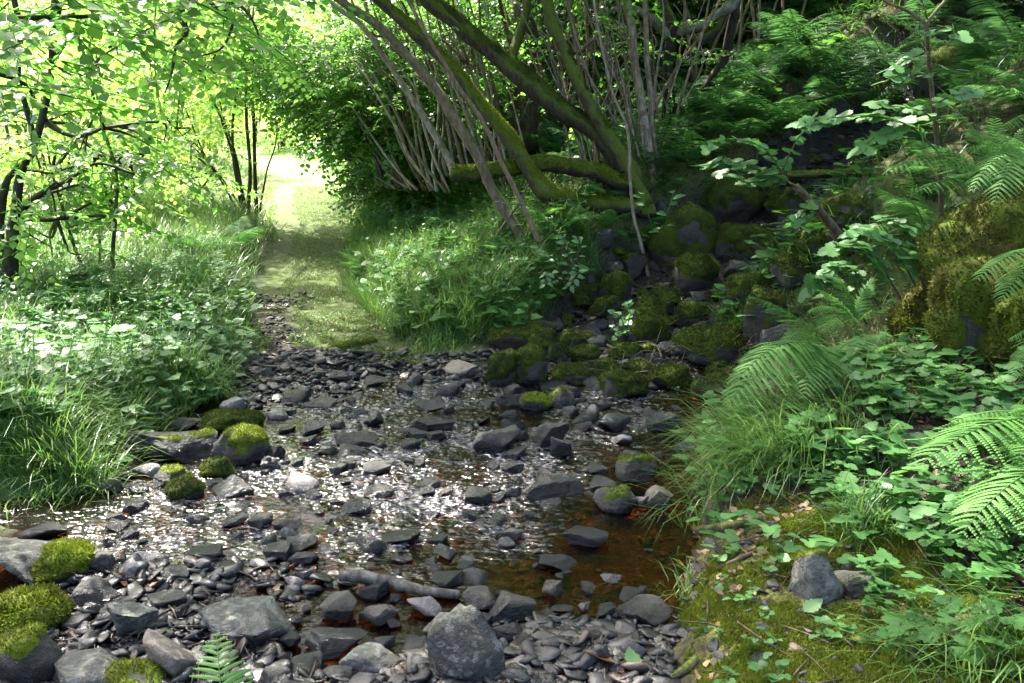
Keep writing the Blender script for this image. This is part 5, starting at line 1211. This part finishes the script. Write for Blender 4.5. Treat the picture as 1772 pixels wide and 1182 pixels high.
# bigger separate herbs at the lower right
hr = np.random.default_rng(31); proto_h = []
for i in range(4):
    mb = MB(); V, Fs, q = (ROS5 + ROS)[i] if i < 4 else ROS[0]; mb.add(V, Fs, q); o = mb.build('leafy_herb', L_HERB); proto_h.append(o)
spots = [(1390, 985), (1480, 960), (1290, 930), (1350, 880), (1560, 930), (1610, 960), (1690, 960), (1740, 1010), (1650, 1030), (1580, 1060), (1610, 1120), (1700, 1080), (1500, 1010), (1530, 1040), (1450, 900), (1530, 870), (1600, 880), (1330, 960), (1240, 950), (1660, 900), (1420, 860), (1740, 1150), (1560, 1140), (1640, 1165)]
for i, (px, py) in enumerate(spots):
    o = proto_h[i] if i < 4 else proto_h[i % 4].copy()
    if i >= 4: COL.objects.link(o)
    p = G(px, py); s = float(hr.uniform(.45, .85)); o.location = p; o.rotation_euler = (0, 0, float(hr.uniform(0, 6.28))); o.scale = (s, s, s); auto(o, 'broad lobed green herb', 'plant', p, 'larger herbs on the right bank')
# moss shoots on the ground at the lower right, and on the hummocks of the path edge
def moss_field(name, n, xr, yr, ok, L, mat, seed):
    r = np.random.default_rng(seed); p = field(r, n, xr, yr, ok); n = len(p); mb = MB(); nn = unit(np.stack([r.normal(size=n) * .5, r.normal(size=n) * .5, np.ones(n)], -1)); l = r.uniform(L[0], L[1], n); s = unit(np.cross(nn, r.normal(size=(n, 3)))) * (l * .3)[:, None]
    V = np.stack([p - s, p + s, p + nn * l[:, None]], 1); c = np.clip(.5 + .35 * nz(p[:, 0], p[:, 1], seed, 6) + .15 * r.normal(size=n), 0, 1)
    mb.add(V.reshape(-1, 3), np.arange(3 * n).reshape(-1, 3), np.repeat(c, 3)); return tag(mb.build(name, mat), kind='stuff')
moss_field('ground_moss', 60000, (.4, 1.7), (2.2, 3.75), lambda x, y: (tl(x, y) > .02 + .1 * nz(x, y, 6)) & (nz(x, y, 7, 3.2) + .5 * nz(x, y, 17, 11) > -.05) & (x + .35 * (y - 3.4) < 1.45), (.006, .017), L_MOSS, 41)
def litter(name, n, xr, yr, ok, mat, seed, size=(.03, .07)):
    r = np.random.default_rng(seed); p = field(r, n, xr, yr, ok); n = len(p); mb = MB(); a = r.uniform(0, 6.28, n); X = np.stack([np.cos(a), np.sin(a), r.normal(size=n) * .25], -1); N = np.stack([r.normal(size=n) * .45, r.normal(size=n) * .45, np.ones(n)], -1); p[:, 2] += .008
    scatter(mb, leaf_shape(4, .34, .1, fold=.35, droop=-.25), frames(X, N) * r.uniform(*size, n)[:, None, None], p, r.uniform(0, 1, n)); return tag(mb.build(name, mat), kind='stuff')
chips(420, (.02, .06), 'slate_scraps', lambda r, n: field(r, n, (.42, 1.8), (2.3, 3.8), lambda x, y: (tl(x, y) > .02)), GRAVEL, 10, .05)
litter('leaf_litter', 3800, (.5, 3.2), (2.3, 7), lambda x, y: (tl(x, y) > .05) & (nz(x, y, 13) > -.2), L_DEAD, 51, (.015, .042))
litter('stray_leaves', 650, (-2, 1.4), (2.4, 8), lambda x, y: inside(x, y) & (H(x, y) > -.01), L_DEAD, 52, (.012, .040))
litter('hill_litter', 1800, (-1, 8), (7.2, 17), lambda x, y: (tl(x, y) > .6), L_DEAD, 53, (.04, .09))
def rust(px, py, n, sp, seed):
    c = G(px, py); return litter('rust_leaves', n, (c[0] - sp, c[0] + sp), (c[1] - sp * .6, c[1] + sp * .6), lambda x, y: x == x, L_RED, seed, (.015, .04))
rust(412, 912, 55, .10, 61); rust(255, 1003, 60, .14, 62); rust(1215, 672, 20, .12, 63); rust(945, 512, 5, .05, 64)
for i, (px, py, sz, mat, lab) in enumerate([(1390, 1072, .075, L_NETTLE, 'single broad green leaf fallen on the moss at lower right'), (1100, 1172, .085, L_NETTLE, 'large pale green fallen leaf at the bottom edge'), (1065, 1160, .10, L_DEAD, 'curled tan dead leaf beside the large pale green one'), (1010, 1105, .05, L_HERB, 'small fallen leaf half green half brown on the slate chips')]):
    mb = MB(); V, F, q = leaf_shape(9, .33, .10, fold=.35, droop=-.3, tip=.7); mb.add(V * sz, F, .6); o = mb.build('fallen_leaf', mat); p = G(px, py); o.location = (p[0], p[1], p[2] + .022); o.rotation_euler = (.25, -.1, i * 1.3 + .5); tag(o, lab, 'leaf')
# hanging leaf in the left, tussocks
def tussock(px, py, n, L, wid, label, seed, az=(0, 6.28), lean=.25, curl=(.8, 2.2), mat=None, rad=.12, dz=0):
    c = G(px, py); r = np.random.default_rng(seed); p = np.stack([r.normal(size=n) * rad, r.normal(size=n) * rad * .8], -1); zz = H(c[0] + p[:, 0], c[1] + p[:, 1]) - c[2]
    mb = MB(); a = r.uniform(*az, n); blades(mb, np.column_stack([p, zz - .01 + dz]), r.uniform(L * .5, L * 1.1, n), a, np.abs(r.normal(size=n)) * lean + .05, r.uniform(*curl, n), wid * r.uniform(.6, 1.2, n), .5 + .25 * r.normal(size=n))
    o = mb.build('grass_tussock', mat or L_GRASS); o.location = c; tag(o, label, 'grass tussock'); landmark(label if len(label.split()) < 6 else ' '.join(label.split()[:5]), c + [0, 0, .15]); return o
tussock(1340, 805, 680, .52, .0026, 'long arching grass hanging over the right water edge', 71, (1.9, 4.6), .35, (1.2, 2.3), rad=.16)
tussock(1440, 730, 180, .45, .0024, 'thin pale grass clump above the long arching grass', 72, (1.5, 5.0), .35, (1.0, 2.0), rad=.15)
tussock(95, 850, 700, .27, .0028, 'rounded grass tussock on the left bank edge', 73, lean=.5, curl=(.8, 2.2), rad=.14)
tussock(1490, 915, 240, .26, .0032, 'small dark green tussock among the right herbs', 74, lean=.4, rad=.05)
tussock(350, 665, 380, .36, .0030, 'pale bent grass tuft at the path side of the herbs', 75, (3.6, 6.6), lean=.4, rad=.10)
tussock(130, 760, 500, .42, .0030, 'bleached grass tuft in the left herbs', 76, (3.4, 6.8), lean=.4, rad=.15)
tussock(1110, 1035, 26, .22, .0018, 'few thin blades leaning over the rounded stone', 77, (3.5, 5.8), lean=.5, rad=.05)
tussock(1180, 1040, 40, .20, .002, 'thin grass wisps at the edge of the moss', 78, lean=.4, rad=.06)
tussock(1720, 1130, 300, .34, .003, 'dark grass arching at the lower right edge', 79, (2.4, 4.4), lean=.5, rad=.14)
tussock(760, 600, 260, .30, .0028, 'fresh grass tuft at the stream end of the verge', 80, lean=.35, rad=.12)
tussock(850, 505, 420, .45, .0032, 'tall fresh grass on the verge under the tan stem', 81, lean=.25, rad=.16)
# ------------------------------------------------------------------ branches, sticks and twigs lying about
def stick(name, label, pts, bark, cat='branch', moss=None, sub=None, seed=1, lift=0.0):
    W, rad = limb(pts); W[:, 2] += lift; mb, P0, R0 = stem_mesh(W, rad, 6, 8, .22, seed, wob=.006); o = mb.build(name, bark); tag(o, label, cat)
    if moss is not None:
        V, T = tri_of(mb); moss_mesh(V, T, moss, 26000, .012, L_MOSS, o, seed, thick=.012, maxn=3500)
    return o
def gp(px, py, r, dz=.02):
    p = G(px, py); return (px, py, proj(p)[2] - dz, r)
stick('driftwood', 'grey driftwood branch lying across the near edge of the water', [gp(590, 1018, 9), gp(632, 1020, 12, .05), gp(680, 1030, 12, .06), gp(720, 1042, 10, .06), gp(795, 1052, 8, .05)], B_DRIFT, seed=2, lift=.045)
landmark('driftwood branch', G(690, 1030))
stick('mossy_stick', 'short thick mossy stick lying on the path turf', [gp(575, 604, 5), gp(612, 596, 7), gp(648, 590, 6)], B_MOSS, moss=-.5, seed=3)
stick('mossy_branch', 'mossy branch lying across the upper gully', [(1365, 303, 8.0, 5), (1420, 301, 8.0, 6), (1470, 300, 8.0, 6), (1490, 305, 8.0, 5)], B_MOSS, moss=.2, seed=4)
stick('log', 'dark reddish log at the foot of the grassy bank beside the brook', [gp(885, 566, 7), gp(925, 561, 9), gp(972, 566, 8)], B_BROWN, seed=5)
stick('log', 'black wet log end at the right water edge under long grass', [gp(1203, 922, 10), gp(1245, 917, 11), gp(1292, 908, 10)], B_DARK, seed=6)
stick('branch', 'short curved pale branch end beside the twig pile', [gp(1092, 708, 6), gp(1103, 686, 7, .06), gp(1122, 668, 6, .1)], B_TAN, seed=7)
stick('branch', 'long dry stem lying down the right bank to the water', [(1244, 745, 4.9, 2.2), (1300, 705, 4.95, 2.4), (1350, 690, 5.0, 2.4), (1385, 678, 5.05, 2)], B_PALE, seed=8)
stick('branch', 'pale short stick on the right bank grass', [gp(1512, 708, 4), gp(1545, 680, 4.5, .04), gp(1568, 660, 4, .04)], B_PALE, seed=9)
stick('branch', 'thin dry branch in front of the shaggy mossy boulder', [gp(1575, 690, 2.6, .05), gp(1620, 682, 3, .05), gp(1690, 686, 2.4, .05)], B_PALE, seed=10)
stick('stick', 'brown stick lying in moss at the bottom edge', [gp(1160, 1172, 6), gp(1185, 1158, 8), gp(1206, 1140, 7)], B_TAN, seed=11)
stick('stick', 'mossy brown twig above the moss patch at right', [gp(1240, 985, 4), gp(1270, 972, 5), gp(1300, 958, 4)], B_TWIG, seed=12)
stick('stick', 'yellowish broken stick among the left gravel', [gp(290, 968, 5), gp(303, 974, 6, .04), gp(318, 982, 5)], B_TAN, seed=13)
tw = np.random.default_rng(8); pr = []
for i in range(26):
    px, py = tw.uniform(985, 1215), tw.uniform(585, 690)
    p = G(px, py) + [0, 0, .04 + .08 * tw.uniform()]; a = tw.uniform(0, 6.28); L = tw.uniform(.12, .42); e = np.array([math.cos(a) * L, math.sin(a) * L * .6, tw.normal() * .06 + .03])
    mb = MB(); W = smooth_pts([-e * .5, tw.normal(size=3) * .03, e * .5], 6); tube(mb, W, np.linspace(.006, .002, 13) * tw.uniform(.7, 1.5), 6, .2, i); f = smooth_pts([e * .1, e * .3 + tw.normal(size=3) * .05, e * .45 + tw.normal(size=3) * .1], 4); tube(mb, f, np.linspace(.003, .001, 9), 5)
    o = mb.build('twig', [B_TWIG, B_PALE, B_TAN][i % 3]); o.location = p; auto(o, 'dead bare twig', 'twig', p, 'dead twigs piled at the brook mouth')
landmark('pile of dead twigs', G(1110, 650))

# ------------------------------------------------------------------ wording of the labels that say what a thing lies beside
ORD = ['nearest', 'second', 'third', 'fourth', 'fifth', 'sixth', 'seventh', 'eighth', 'ninth', 'tenth', 'eleventh', 'twelfth']
bins = {}
LP = [(s, p, np.array(proj(p)[:2])) for s, p in LAND]
for o, desc, pos in AUTO:
    uv = np.array(proj(pos)[:2]); best = min(LP, key=lambda q: np.hypot(*((uv - q[2]) * [1, 1.3]))); d = uv - best[2]
    side = ('right of' if d[0] > 0 else 'left of') if abs(d[0]) > abs(d[1]) else ('in front of' if d[1] > 0 else 'behind')
    bins.setdefault((desc, side, best[0]), []).append((float(np.hypot(*d)), o))
for (desc, side, land), L in bins.items():
    for i, (_, o) in enumerate(sorted(L, key=lambda q: q[0])):
        o['label'] = f"{desc} {side} the {land}" if len(L) == 1 else (f"{desc}, {ORD[min(i, 11)]} one {side} the {land}")
